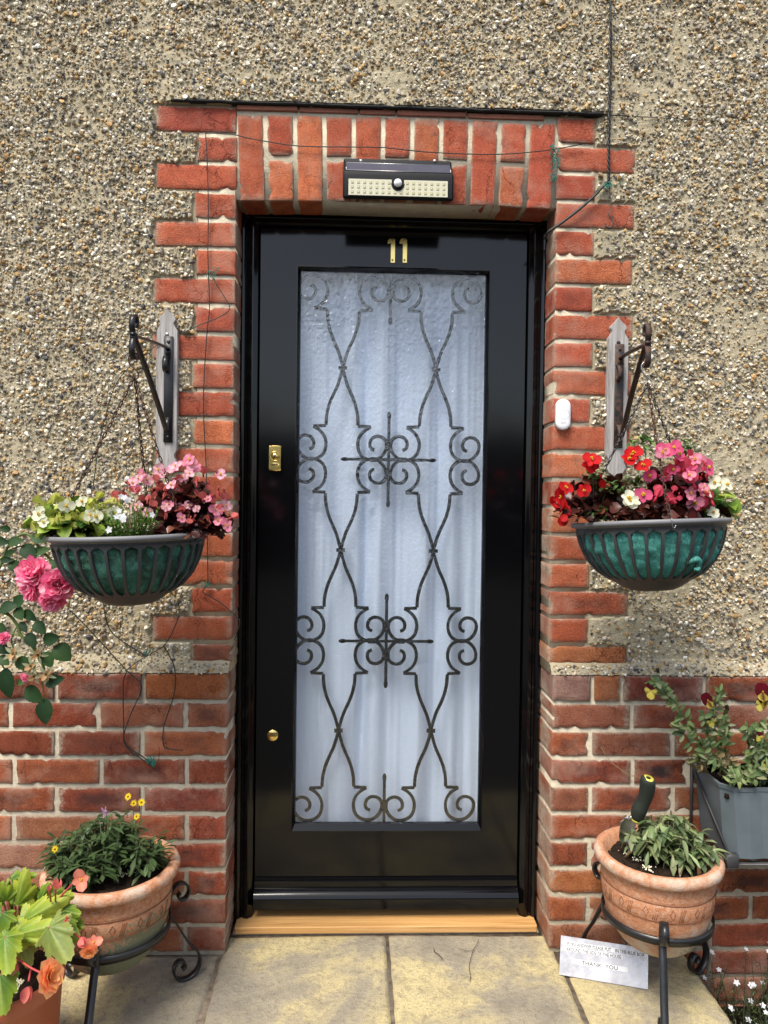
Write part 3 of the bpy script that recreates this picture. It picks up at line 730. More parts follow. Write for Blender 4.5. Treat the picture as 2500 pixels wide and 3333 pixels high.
text_mesh('ERA',.0085,.0004,'lettering','flash_black',lk,Matrix.Translation(V((cx_,YL-.0155,zt_))-V(door['base']))@RX@Matrix.Diagonal((1.15,1,1,1)))
c0=P(887,2394,YL-.003)
mb=MB(); mb.lathe([(.0162,0),(.0162,.0022),(.0150,.0032),(.0001,.0036)],(c0.x,YL,c0.z),40,axis=AX); lc=mb.build('lock_cover','brass',door)
text_mesh('ERA',.0095,.0003,'lettering','flash_black',lc,Matrix.Translation(V((c0.x,YL-.0040,c0.z))-V(door['base']))@RX)

# ---------------------------------------------------------------- solar light
F1=lambda x,y,Y: P(1050+x/3.318,470+y/3.318,Y)
a=F1(222,150,-.02); b=F1(1405,628,-.045); sx0=F1(222,400,-.04).x; sx1=F1(1405,400,-.04).x
zT=F1(800,160,-.015).z; zB=F1(800,612,-.05).z
sl_=thing('solar_light','black solar security light with cream led panel fixed on the brick arch','light',((sx0+sx1)/2,0,zB))
zP0=F1(800,205,-.02).z; zP1=F1(800,298,-.05).z; zM=F1(800,350,-.06).z
prof=[(-.002,zT),(-.012,zT),(-.016,zP0),(-.050,zP1),(-.058,zP1-.004),(-.062,zM),(-.060,zB+.006),(-.056,zB+.001),(-.002,zB+.022)]
mb=MB(); rr=[]
for x,k in ((sx0,0),(sx0+.004,1),(sx1-.004,1),(sx1,0)): rr.append([V((x,y+(0 if k else .003),z+(0 if k else (-.003 if z>zM else .003)))) for y,z in prof])
mb.loft(rr); sharp(mb.build('housing','black_plastic',sl_),30)
mb=MB(); k=(zP1-zP0); 
n_=V((0,-(zP0-zP1),-.034)).normalized()*-1
n_=V((0,-abs(zP0-zP1),.034)).normalized()
q0=V((sx0+.008,-.016,zP0-.001)); q1=V((sx1-.006,-.016,zP0-.001)); q2=V((sx1-.006,-.049,zP1+.001)); q3=V((sx0+.008,-.049,zP1+.001))
mb.loft([[p-n_*.001 for p in (q0,q1,q2,q3)],[p+n_*.0012 for p in (q0,q1,q2,q3)]]); mb.build('solar_panel','solar_cells',sl_,smooth=False)
mb=MB()
for aa,bb in ((q0,q1),(q1,q2),(q2,q3),(q3,q0)): mb.tube([aa+n_*.0012,bb+n_*.0012],.0009,4)
mb.build('panel_edge','steel',sl_)
yl=-.0625; xa=F1(280,470,-.06).x; xb=F1(1350,470,-.06).x; za=F1(800,388,-.06).z; zb=F1(800,562,-.06).z
mb=MB(); nn=0; cxs=F1(813,430,-.06).x; czs_=F1(813,428,-.06).z; Rc=.0162
top=[V((xa,0,zb)),V((xb,0,zb)),V((xb,0,za)),V((cxs+Rc,0,za))]
for i in range(13):
    an=PI*i/12; top.append(V((cxs+Rc*math.cos(an),0,min(za,czs_-Rc*math.sin(an)*1.15))))
top+=[V((cxs-Rc,0,za)),V((xa,0,za))]
mb.loft([[p+V((0,yl+.002,0)) for p in top],[p+V((0,yl-.0006,0)) for p in top]])
led=mb.build('led_panel','led_panel',sl_,smooth=False)
mb=MB()
for r in range(3):
    for c_ in range(16):
        x=xa+.010+(xb-xa-.020)*c_/15; z=za-.0085-r*(za-zb-.017)/2
        if r<2 and abs(x-cxs)<Rc+.004: continue
        mb.box(x-.0034,x+.0034,yl-.0014,yl-.0006,z-.0034,z+.0034,m=0); mb.box(x-.0018,x+.0018,yl-.0019,yl-.0013,z-.0018,z+.0018,m=1)
mb.build('led_chips',['led_dot','led_panel'],led,smooth=False)
mb=MB(); mb.ball((cxs,yl-.004,czs_),.0105,n=24,k=14,sc=(1,.8,1)); mb.build('motion_sensor','white_plastic',sl_)
mb=MB()
pts=[V((cxs+math.cos(-PI*i/14)*(Rc-.001),yl-.001,czs_+math.sin(-PI*i/14)*(Rc-.001)*1.12)) for i in range(15)]; mb.tube(pts,.0022,6); mb.build('sensor_surround','black_plastic',sl_)
for xx_ in (415,1212):
    p=F1(xx_,178,-.014); mb=MB(); mb.lathe([(.0048,0),(.0046,.002),(.003,.0032),(.0001,.0036)],(p.x,-.0125,p.z),14,axis=AX); mb.build('screw','steel',sl_)
# ---------------------------------------------------------------- doorbell
a=P(1811,1297,-.015); b=P(1858,1400,-.015); cx_=(a.x+b.x)/2; r_=(b.x-a.x)/2; zt_=a.z-r_; zb=b.z+r_
db=thing('doorbell','white pill shaped doorbell stuck on the bricks right of the door','doorbell',(cx_,0,b.z))
def pill(rr,y): 
    o=[]
    for i in range(15): an=PI*i/14; o.append(V((cx_+rr*math.cos(an),y,zt_+rr*math.sin(an))))
    for i in range(15): an=PI+PI*i/14; o.append(V((cx_+rr*math.cos(an),y,zb+rr*math.sin(an))))
    return o
mb=MB(); mb.loft([pill(r_,.002),pill(r_,-.010),pill(r_*.96,-.0135),pill(r_*.85,-.0155),pill(r_*.5,-.0165)]); mb.build('bell_body','white_plastic',db)
p=P(1838.5,1349,-.016); mb=MB(); mb.tube([V((p.x+.0125*math.cos(2*PI*i/32),-.0163,p.z+.0125*math.sin(2*PI*i/32))) for i in range(33)],.0006,5); bt=mb.build('bell_button','grey_mark',db)
text_mesh('Byron',.0062,.0001,'lettering','grey_mark',db,Matrix.Translation(V((cx_,-.0168,P(1838,1376,-.016).z))-V(db['base']))@RX)
# ---------------------------------------------------------------- plant helpers
def leaf(mb, p, d, nrm, L, W, col, shape='oval', cup=.25, bend=.35, ns=4, edge=None, jag=0, m=0):
    p=V(p); d=V(d).normalized(); s=d.cross(V(nrm))
    s = s.normalized() if s.length>1e-4 else d.orthogonal().normalized()
    n=s.cross(d); prev=None; edge=edge or col
    for i in range(ns+1):
        t=i/ns
        if shape=='oval': wt=math.sin(PI*min(1,max(.0,t*.97+.03)))**.65
        elif shape=='round': wt=math.sqrt(max(0,1-(2*t-1)**2))*1.0+.02
        elif shape=='spat': wt=(.22+.95*math.sin(PI*min(1,t*.62+.0)**1.6)) if t<.95 else .45
        elif shape=='rose': wt=math.sin(PI*min(1,t**.82*.98+.02))**.8
        elif shape=='heart': wt=math.sin(PI*(t*.8+.2))**.8*1.1
        else: wt=math.sin(PI*(t*.93+.05))
        if i==ns: wt*=.15 if shape in('oval','lance','heart','rose') else .45
        if jag and i%2: wt*=(1-jag)
        w_=W*.5*wt; c=p+d*L*t-n*bend*L*t*t; up=n*(cup*w_)
        row=(mb.vert(c-s*w_+up,edge),mb.vert(c,mixc(col,(col[0]*1.15,col[1]*1.15,col[2]*1.1),1)),mb.vert(c+s*w_+up,edge))
        if prev:
            mb.face((prev[0],prev[1],row[1],row[0]),m); mb.face((prev[1],prev[2],row[2],row[1]),m)
        prev=row
def clump(mb, C, rx, ry, h, n, L, W, cols, shape='oval', up=.6, cup=.25, bend=.4, jit=.5, ns=4, shell=.35, edge=None, stem=None, minz=0):
    C=V(C)
    for k in range(n):
        a=rnd(0,2*PI); r=math.sqrt(rnd(0,1)); f=rnd(shell,1)
        q=V((math.cos(a)*r, math.sin(a)*r, math.sqrt(max(0,1-r*r))))
        p=C+V((q.x*rx*f,q.y*ry*f,q.z*h*f+minz))
        d=(V((q.x,q.y,up*q.z+.15))+rv()*jit).normalized(); nn=(V((q.x*.6,q.y*.6,1))+rv()*jit*.8)
        l=L*rnd(.65,1.2); c=jc(random.choice(cols),.22,.06)
        leaf(mb,p-d*l*.4,d,nn,l,W*l/L*rnd(.8,1.15),c,shape,cup*rnd(.5,1.5),bend*rnd(.3,1.5),ns,edge=edge)
        if stem and rnd(0,1)<.5: mb.tube([C+V((q.x*rx*.3,q.y*ry*.3,0)),C+V((q.x*rx*f*.7,q.y*ry*f*.7,q.z*h*f*.5)),p-d*l*.4],.0011,4,stem)
def fmesh(name, fn, mats):
    mb=MB(); fn(mb); o=mb.build(name,mats); me=o.data; bpy.data.objects.remove(o); return me
def inst(me, name, parent, pos, facing=(0,-1,.2), sc=1, spin=None):
    o=bpy.data.objects.new(name,me); COL.objects.link(o); o.parent=parent
    root=parent
    while root.parent: root=root.parent
    o.location=V(pos)-V(root['base'])
    q=V(facing).normalized().to_track_quat('Z','Y'); from mathutils import Quaternion
    q=q@Quaternion((0,0,1),rnd(0,6.28) if spin is None else spin)
    o.rotation_mode='QUATERNION'; o.rotation_quaternion=q; o.scale=(sc,)*3; return o
def begonia_flower(c1,c2,yc=(.8,.55,.05)):
    def f(mb):
        for k in range(4):
            a=k*PI/2; d=V((math.cos(a),math.sin(a),.12)); big=k%2==0
            leaf(mb,d*.001,d,(0,0,1),.0135 if big else .011,.0155 if big else .009,c1,'round',.3,-.1 if big else .1,5,edge=c2)
        for i in range(7):
            q=rv()*.0022; mb.ball(V((q.x,q.y,.003+abs(q.z))),.0014,yc,n=5,k=4)
    return f
def bud_flower(c1,c2):
    def f(mb):
        for k in range(2):
            leaf(mb,(0,0,0),(.1*(1-2*k),0,1),(1-2*k,0,.1),.015,.015,c1,'round',.35,.05,5,edge=c2)
        mb.tube([(0,0,0),(0,0,-.008)],.0018,5,c2)
    return f
FP=fmesh('flower',begonia_flower((.82,.36,.46),(.75,.20,.34)),['petal'])
FPL=fmesh('flower',begonia_flower((.85,.58,.64),(.80,.30,.44)),['petal'])
FH=fmesh('flower',begonia_flower((.75,.13,.28),(.72,.10,.24)),['petal'])
FR=fmesh('flower',begonia_flower((.62,.018,.022),(.60,.012,.018)),['petal'])
FW=fmesh('flower',begonia_flower((.86,.86,.74),(.80,.82,.62)),['petal'])
BP=fmesh('bud',bud_flower((.62,.17,.15),(.52,.13,.12)),['petal'])
BH=fmesh('bud',bud_flower((.72,.12,.20),(.62,.06,.10)),['petal'])
BG=fmesh('bud',bud_flower((.60,.60,.16),(.48,.52,.12)),['petal'])
BR=fmesh('bud',bud_flower((.55,.02,.02),(.40,.01,.015)),['petal'])
# ---------------------------------------------------------------- hanging brackets
def bracket(side):
    u0,v0=(544,1006) if side<0 else (2015,1034)
    A=P(u0,v0,-.017); col='weathered grey wooden backboard with a black scrolled iron arm, on the left bricks' if side<0 else 'pale grey wooden backboard with a rusty scrolled iron arm, on the right bricks'
    T=thing('plant_bracket',col,'bracket',(A.x,0,A.z-.428),'wall brackets holding the hanging baskets')
    prof=[(0,.0006),(.006,.0045),(.012,.010),(.018,.017),(.023,.0205),(.028,.021),(.033,.0175),(.038,.0165),(.046,.020),(.056,.0265),(.14,.0272),(.25,.0270),(.37,.0268),(.376,.023),(.382,.0205),(.390,.021),(.397,.0255),(.405,.0262),(.411,.021),(.417,.018),(.422,.009),(.427,.001)]
    lean=.0 
    mb=MB(); rings=[]
    for z,hw in prof:
        jx=noise.noise(V((z*40,side,0)))*.0008
        rings.append([V((A.x-hw+jx,-.0165,A.z-z)),V((A.x+hw+jx,-.0165,A.z-z)),V((A.x+hw+.0008+jx,-.015,A.z-z)),V((A.x+hw+.0008+jx,.001,A.z-z)),V((A.x-hw-.0008+jx,.001,A.z-z)),V((A.x-hw-.0008+jx,-.015,A.z-z))])
    mb.loft(rings); bo=mb.build('backboard','grey_wood',T,smooth=False)
    mat='black_iron' if side<0 else 'rusty_iron'
    mb=MB(); mb.lathe([(.0055,0),(.0052,.0014),(.003,.0022),(.0001,.0024)],(A.x,-.0165,A.z-.067),14,axis=AX); mb.box(A.x-.0045,A.x+.0045,-.0195,-.0185,A.z-.0676,A.z-.0664,m=1); mb.build('screw',['steel' if side<0 else 'rusty_iron','flash_black'],bo)
    if side<0: pt,pb,ra,rb,tip=(549,1095),(549,1440),(543,1140),(546,1392),(434,1092)
    else: pt,pb,ra,rb,tip=(2018,1120),(2018,1457),(2020,1170),(2020,1416),(2105,1120)
    zt=P(*pt,-.02).z; zb=P(*pb,-.02).z; px=P(*pt,-.02).x
    mb=MB(); mb.box(px-.0118,px+.0118,-.0215,-.0168,zb,zt,bev=.001); 
    for z in (zt-.014,zb+.014): mb.lathe([(.0045,0),(.004,.002),(.0001,.003)],(px,-.0215,z),12,axis=AX)
    mb.build('back_plate',mat,T)
    R1=P(*ra,-.023); R2=P(*rb,-.023); J=P(*tip,-.31)
    R1=V((px,R1.y,R1.z)); R2=V((px,R2.y,R2.z)); J=V((J.x*.5+px*.5 if abs(J.x-px)<.01 else J.x,J.y,J.z))
    sdv=(V((0,0,1)).cross((J-R1))).normalized()
    def YZ(l): # points (forward, up) from J in the arm plane
        fwd=V((J.x-R1.x,J.y-R1.y,0)).normalized(); return [J+fwd*a+V((0,0,b)) for a,b in l]
    mb=MB()
    mb.strap([R1+V((0,.003,-.02)),R1+V((0,-.004,-.006)),R1+V((0,-.012,.003)),R1*.5+J*.5+V((0,0,.004)),J]+YZ([(.010,.006),(.017,.020),(.014,.036),(.002,.045),(-.011,.041),(-.016,.029),(-.010,.021)]),sdv,.0125,.0042,smooth=5)
    mb.build('arm',mat,T)
    mb=MB(); mb.strap([R2+V((0,.002,.026)),R2+V((0,-.008,.014)),R2+V((0,-.014,-.004)),R2+V((0,-.030,.004)),R2*.5+J*.5+V((0,-.004,0)),J+V((0,.012,-.010))]+YZ([(.006,-.006),(.016,-.022),(.015,-.040),(.003,-.052),(-.010,-.048),(-.014,-.036)]),sdv,.0125,.0046,smooth=5)
    mb.box(J.x-.0075,J.x+.0075,J.y-.009,J.y+.007,J.z-.010,J.z+.004,bev=.001)
    mb.build('brace',mat,T)
    mb=MB(); z=R1.z-.042
    mb.strap([(px-.004,-.021,z+.026),(px-.004,-.030,z+.024),(px-.004,-.040,z+.012),(px-.004,-.040,z-.006),(px-.004,-.030,z-.014),(px-.004,-.024,z-.004)],(1,0,0),.014,.004,smooth=4)
    mb.build('scroll',mat,T)
    return J+YZ([(.002,-.05)])[0]-J
hookL=bracket(-1); hookR=bracket(1)
# ---------------------------------------------------------------- hanging baskets
def basket(side):
    u,v=(422,1741) if side<0 else (2112,1701)
    C=P(u,v,-.295)
    C=V((C.x,C.y,C.z))
    lab='grey plastic hanging basket with dark green liner, hung on rusty chains on the left' if side<0 else 'grey plastic hanging basket with bright teal liner, hung on the right'
    T=thing('hanging_basket',lab,'hanging basket',(C.x,C.y,C.z-.156),'hanging baskets beside the door')
    ta,tb=(-.036,.0) if side<0 else (-.044,.055)
    R3=Matrix.Rotation(ta,3,'Y')@Matrix.Rotation(-tb,3,'X')
    rp=[0,-.008,-.019,-.034,-.049,-.068,-.087,-.102,-.114,-.124,-.133,-.145,-.154]; rr=[.167,.164,.161,.158,.154,.147,.137,.125,.114,.100,.085,.068,.052]
    rad=lambda z: float(np.interp(-z,[-a for a in rp],rr))
    zs_=lambda a,b,n:[a+(b-a)*i/n for i in range(n+1)]
    mb=MB()
    pr=[(rad(z)+.0012,z) for z in zs_(-.002,-.020,4)]; pr+= [(r-.003,z) for r,z in pr[::-1]]; 
    mb.lathe(pr,C,72,axis=R3)
    pr=[(rad(z)+.0012,z) for z in zs_(-.125,-.150,5)]+[(.048,-.155),(.001,-.156)]; mb.lathe(pr,C,72,axis=R3)
    pr=[(rad(-.125)+.0012,-.125),(rad(-.125)-.002,-.123)]; mb.lathe(pr,C,72,axis=R3)
    NR=30
    for k in range(NR):
        a0=2*PI*(k+.5)/NR; rings=[]
        for z in zs_(-.016,-.130,30):
            f=(-z-.020)/.105; r=rad(z); hw=.0038
            full=PI*r/NR
            if f<.08: hw=hw+(full-hw)*(1-math.sqrt(max(0,1-((.08-f)/.08)**2)) if f>0 else 1)
            if f>.92: hw=min(full,hw+(full-hw)*((f-.92)/.08)**2)
            h_=hw/r
            rings.append([C+R3@V((rr_*math.cos(a0+s*h_),rr_*math.sin(a0+s*h_),z)) for rr_,s in ((r+.0045,-.75),(r+.0045,.75),(r+.0005,1),(r-.002,1),(r-.002,-1),(r+.0005,-1))])
        mb.loft(rings)
    mb.build('basket_shell','grey_plastic',T,smooth=True)
    sharp(T.children[-1],40)
    mb=MB(); mb.lathe([(.162,.002),(.168,.0045),(.1755,.004),(.1765,-.001),(.1755,-.0055),(.171,-.007),(.1675,-.006),(.167,-.010),(.162,-.010)],C,96,axis=R3)
    ro=mb.build('rim','rim_plastic',T)
    # liner
    mb=MB(); ids={}; NA,NZ=120,26
    sd_=3 if side<0 else 8
    for i in range(NA):
        for j in range(NZ+1):
            a=2*PI*i/NA; z=-.014-.124*j/NZ; 
            nn=noise.noise(V((math.cos(a)*5,math.sin(a)*5,z*45+sd_)))+.6*noise.noise(V((math.cos(a)*16,math.sin(a)*16,z*90+sd_)))
            fuzz=noise.noise(V((math.cos(a)*70,math.sin(a)*70,z*400)))*.0012
            r=rad(z)-.003+nn*.0075+fuzz-.002+abs(math.sin(a*NR/2))*.0035*(1 if side>0 else .5)
            ids[i,j]=mb.vert(C+R3@V((r*math.cos(a),r*math.sin(a),z)))
    for i in range(NA):
        for j in range(NZ): mb.face((ids[i,j],ids[i,j+1],ids[(i+1)%NA,j+1],ids[(i+1)%NA,j]))
    # tufts of wool
    for k in range(900 if side>0 else 300):
        a=-PI/2+rnd(-1.7,1.7); z=rnd(-.12,-.03); 
        if side>0 and rnd(0,1)<.5: a=rnd(-.75,.1)
        if side<0 and rnd(0,1)<.4: a=rnd(-.9,-.0); 
        r=rad(z)-.001; p=C+R3@V((r*math.cos(a),r*math.sin(a),z)); o_=V((math.cos(a),math.sin(a),0))
        q=p+o_*rnd(.0,.006)+rv()*.004; mb.tube([p,(p+q)/2+rv()*.002,q],.00035,3)
    mb.build('liner','liner' if side<0 else 'liner_teal',T)
    if side>0:   # torn flap of liner
        mb=MB(); a=-PI/2+.28; z=-.095; r=rad(z)+.004
        pts=[C+R3@V(((r+k)*math.cos(a+b),(r+k)*math.sin(a+b),z+dz)) for k,b,dz in ((.0,-.06,.004),(.010,-.03,.010),(.013,.03,.012),(.012,.08,.006),(.006,.10,-.004),(.010,.05,-.010),(.008,0,-.008))]
        mb.tube(pts,[.003,.006,.007,.006,.006,.005,.003],7,smooth=3); mb.build('liner_flap','liner_teal',T)
    mb=MB(); ids={}
    for i in range(40):
        for j in range(12):
            a=2*PI*i/40; r=.161*(j+.01)/11; ids[i,j]=mb.vert(C+R3@V((r*math.cos(a),r*math.sin(a),-.003+noise.noise(V((r*60*math.cos(a),r*60*math.sin(a),1)))*.008)))
    for i in range(40):
        for j in range(11): mb.face((ids[i,j],ids[i,j+1],ids[(i+1)%40,j+1],ids[(i+1)%40,j]))
    mb.build('compost','soil',T)
    # hook and chains
    H=hookL if side<0 else hookR
    mb=MB(); cm='chain_rust' if side<0 else 'chain_grey'
    B=H+V((.002 if side<0 else .004,0,-.040))
    mb.tube([H+V((.010,0,-.004)),H+V((.011,0,.007)),H+V((.001,0,.010)),H+V((-.010,0,.004)),H+V((-.011,0,-.010)),H+V((-.002,0,-.022)),B+V((.008,0,.006)),B+V((.007,0,-.005)),B+V((0,0,-.007)),B+V((-.005,0,0))],.0015,6,smooth=4)
    mb.build('hook','chain_rust' if side<0 else 'steel',T)
    angs=(-150,-30,90) if side<0 else (158,22,-97)
    for ia,ad in enumerate(angs):
        a=math.radians(ad); E=C+R3@V((.168*math.cos(a),.168*math.sin(a),.001)); mb=MB()
        Ld=(E-B).length; nl=int(Ld/.0125); t=(E-B)/Ld; sag=.006
        x_=t.orthogonal().normalized(); y_=t.cross(x_)
        for k in range(nl):
            f=(k+.5)/nl; c=B+t*Ld*f+V((0,0,-sag*4*f*(1-f)))+rv()*.0008
            ax=(x_ if k%2 else y_)+rv()*.25; ax=(ax-t*ax.dot(t)).normalized(); tt=(t+rv()*.12).normalized()
            pts=[c+ax*.0030*math.cos(2*PI*i/10)+tt*.0088*math.sin(2*PI*i/10) for i in range(11)]
            mb.tube(pts,.00135,4)
        mb.build('chain','chain_rust' if (side<0 or ia==2) else 'chain_grey',T)
    if side>0:
        mb=MB(); a=math.radians(-97); E=C+R3@V((.178*math.cos(a),.178*math.sin(a),-.002)); mb.tube([E+V((0,.004,.008)),E+V((0,-.001,.006)),E+V((.001,-.001,-.006)),E+V((.005,-.001,-.013)),E+V((.009,-.001,-.006))],.0010,5,smooth=3); mb.build('hook','steel',T)
    return C,R3
CL,RL=basket(-1); CR,RR=basket(1)
BRZ=[(.050,.011,.009),(.070,.018,.012),(.036,.010,.009),(.11,.035,.02),(.028,.009,.008)]
LIME=[(.20,.30,.035),(.27,.36,.05),(.13,.23,.03),(.32,.40,.08)]
GRN=[(.05,.13,.025),(.07,.17,.035),(.04,.10,.02)]
# left basket plants
T=thing('begonia','bronze leaved begonia with pale pink flowers, right half of the left basket','plant',P(600,1730,-.30))
c=P(585,1722,-.29); mb=MB(); clump(mb,c,.100,.095,.118,360,.027,.028,BRZ,'round',up=.7,cup=.35,bend=.3,jit=.7,stem=(.14,.03,.03))
c2=P(685,1735,-.31); clump(mb,c2,.050,.06,.055,60,.030,.030,BRZ,'round',up=.2,cup=.35,jit=.7)
mb.build('foliage','leaf_gloss',T)
def put(T, zf, pts, meshes, Y, sc=(.85,1.15), jitY=.03, name=None):
    for (x,y) in pts:
        u,v=zf(x,y); p=P(u,v,Y+rnd(-jitY,jitY)); me=random.choice(meshes)
        inst(me,name or ('bud' if me.name.startswith('bud') else 'flower'),T,p,(rnd(-.5,.5),-1,rnd(-.1,.8)) if me.name.startswith('fl') else (rnd(-.6,.6),rnd(-.5,.5),rnd(-1,1)),rnd(*sc))
put(T,Z3,[(1120,1110),(1150,1130),(1175,1145),(1095,1210),(1040,1150),(990,1170),(950,1160),(850,1190),(830,1215),(800,1240),(1325,1190),(1010,1370),(1295,1400),(1355,1370),(1310,1465),(1365,1490),(820,1385),(1060,1140),(1140,1100),(880,1220),(1135,1375)],[FPL,FPL,FP],-.36,(.85,1.2))
put(T,Z3,[(780,1255),(1300,1180),(1390,1445),(940,1380),(1055,1470),(1060,1505),(1120,1310),(1165,1450),(870,1335),(760,1240),(740,1290),(1250,1245),(1220,1180),(930,1215),(960,1235),(1060,1250),(1180,1240),(700,1330),(1220,1500),(1310,1280),(1345,1290)],[BP],-.36,(.9,1.3))
q=[(a,b) for a,b in [(rnd(760,1400),rnd(1130,1500)) for _ in range(70)] if b>1130+abs(a-1100)*.45]
put(T,Z3,q[:14],[FPL,FP],-.37,(.7,1.0)); put(T,Z3,q[14:40],[BP],-.37,(.8,1.2))
clump(mb:=MB(),P(590,1742,-.36),.085,.05,.03,90,.026,.026,BRZ,'round',up=.3,cup=.35,jit=.8); mb.build('foliage','leaf_gloss',T)
T=thing('begonia','lime leaved begonia with white flowers, left half of the left basket','plant',P(240,1735,-.32))
mb=MB(); c=P(255,1742,-.31); clump(mb,c,.088,.09,.075,150,.036,.033,LIME+GRN,'round',up=.35,cup=.4,bend=.5,jit=.55,stem=(.15,.25,.05))
clump(mb,P(180,1735,-.36),.065,.05,.06,40,.030,.030,LIME,'round',up=.3,cup=.4,jit=.6)
mb.build('foliage','leaf',T)
put(T,Z3,[(400,1375),(495,1350),(555,1400),(580,1440),(235,1425),(260,1475),(690,1420),(540,1430)],[FW],-.40,(1.0,1.35),.01)
put(T,Z3,[(330,1340),(360,1440),(620,1360),(665,1370),(700,1365),(290,1490),(215,1490),(350,1460),(240,1500),(345,1325),(590,1330),(480,1420)],[BG],-.40,(1.1,1.6),.01)
put(T,Z3,[(rnd(215,720),rnd(1335,1500)) for _ in range(26)],[BG],-.39,(.8,1.3),.01)
T=thing('lobelia','fine bright green lobelia with tiny white flowers at the front of the left basket','plant',P(440,1745,-.42))
mb=MB(); c=P(425,1745,-.40)
for k in range(90):
    a=rnd(-1,1); b=rnd(-1,1); base=c+V((a*.03,b*.02,-.012)); top=c+V((a*.062+rnd(-.01,.01),b*.035-.01,rnd(.02,.075)*(1-.4*a*a)))
    mb.tube([base,(base+top)/2+rv()*.004,top],.0006,3,(.09,.16,.03))
    for i in range(9):
        p=base.lerp(top,rnd(.2,1)); leaf(mb,p,V((rnd(-1,1),rnd(-1,1),rnd(-.1,1))),(0,0,1),rnd(.007,.014),.0032,jc(random.choice([(.10,.22,.03),(.16,.30,.05),(.07,.15,.02)]),.2),'lance',.2,.2,3)
mb.build('foliage','leaf',T)
def small_flower(cl):
    def f(mb):
        for k in range(5):
            a=k*2*PI/5-.3; d=V((math.cos(a),math.sin(a),.1)); leaf(mb,(0,0,0),d,(0,0,1),.0062,.004,cl,'round',.1,0,3)
    return f
FS=fmesh('flower',small_flower((.85,.86,.92)),['petal'])
put(T,Z3,[(745,1325),(715,1405),(735,1440),(655,1520),(765,1340),(740,1458),(915,1430),(700,1440),(725,1320)],[FS],-.44,(1.0,1.5),.01)
# right basket plants
T=thing('begonia','bronze leaved begonia with scarlet flowers, left part of the right basket','plant',P(1960,1690,-.30))
mb=MB(); clump(mb,P(1955,1690,-.29),.105,.10,.105,170,.033,.032,BRZ,'round',up=.6,cup=.35,jit=.7,stem=(.10,.02,.02))
clump(mb,P(1870,1690,-.33),.05,.05,.05,40,.026,.024,BRZ,'round',up=.2,jit=.7)
mb.build('foliage','leaf_gloss',T)
put(T,Z4,[(540,1165),(790,1140),(865,1205),(485,1360),(370,1345),(330,1400),(800,1125),(770,1165),(520,1200)],[FR],-.38,(1.25,1.65),.015)
put(T,Z4,[(320,1450),(385,1520),(350,1470),(395,1480),(600,1290),(370,1530),(560,1185),(880,1225),(310,1410),(345,1330)],[BR],-.38,(1.0,1.5),.015)
T=thing('begonia','bronze leaved begonia with bright pink flowers, right part of the right basket','plant',P(2200,1690,-.30))
mb=MB(); clump(mb,P(2195,1690,-.29),.105,.10,.125,210,.036,.034,BRZ,'round',up=.6,cup=.35,jit=.7,stem=(.10,.02,.02)); mb.build('foliage','leaf_gloss',T)
put(T,Z4,[(1005,1105),(1060,1090),(1090,1130),(1220,1190),(1275,1215),(1165,1250),(1165,1380),(1195,1440),(900,1265),(860,1390),(1040,1535),(985,1120),(1195,1165)],[FH,FP],-.38,(1.2,1.6),.015)
put(T,Z4,[(1185,1315),(1235,1460),(950,1370),(1030,1440),(1100,1210),(1070,1195),(1300,1425),(950,1400),(1045,1420),(1120,1215)],[BH],-.38,(1.3,1.9),.015)
q=[(rnd(960,1300),rnd(1130,1480)) for _ in range(22)]; put(T,Z4,q,[FH,FP,BH,BH],-.37,(.8,1.2))
mb=MB(); clump(mb,P(2110,1700,-.37),.14,.06,.035,150,.028,.028,BRZ,'round',up=.3,cup=.35,jit=.8); mb.build('foliage','leaf_gloss',T)
T=thing('begonia','small green begonia with white flowers at the right end of the right basket','plant',P(2350,1690,-.28))
mb=MB(); clump(mb,P(2330,1685,-.30),.045,.06,.075,45,.032,.030,GRN+LIME,'round',up=.5,cup=.4,jit=.7,stem=(.12,.2,.05)); mb.build('foliage','leaf',T)
put(T,Z4,[(1320,1310),(1270,1370),(1395,1325),(1310,1500),(1345,1315),(1275,1350)],[FW],-.36,(1.0,1.35),.01)
T=thing('nemesia','soft green nemesia sprigs with one white flower in the middle of the right basket','plant',P(2050,1690,-.36))
mb=MB()
for (x,y) in ((560,1240),(545,1260),(770,1300),(790,1330),(810,1050),(870,1040),(885,1070),(1150,1080),(1120,1070),(640,1330),(730,1350),(600,1500),(560,1510),(1160,1120),(830,1500),(850,1520),(820,1340)):
    u,v=Z4(x,y); p=P(u,v,-.35 if y>1150 else -.27); b=V((p.x+rnd(-.01,.01),-.31,CR.z-.01)); mb.tube([b,(b+p)/2+rv()*.008,p],.0009,4,(.09,.15,.04),smooth=3)
    for i in range(12):
        leaf(mb,p+rv()*.012,V((rnd(-1,1),rnd(-1,.3),rnd(-.3,.8))),(0,0,1),rnd(.014,.024),.010,jc(random.choice([(.08,.17,.05),(.13,.24,.07),(.20,.32,.10)]),.2),'oval',.25,.4,4)
mb.build('foliage','leaf',T)
put(T,Z4,[(785,1425),(770,1410),(805,1440)],[FW],-.41,(1.2,1.5),.005)
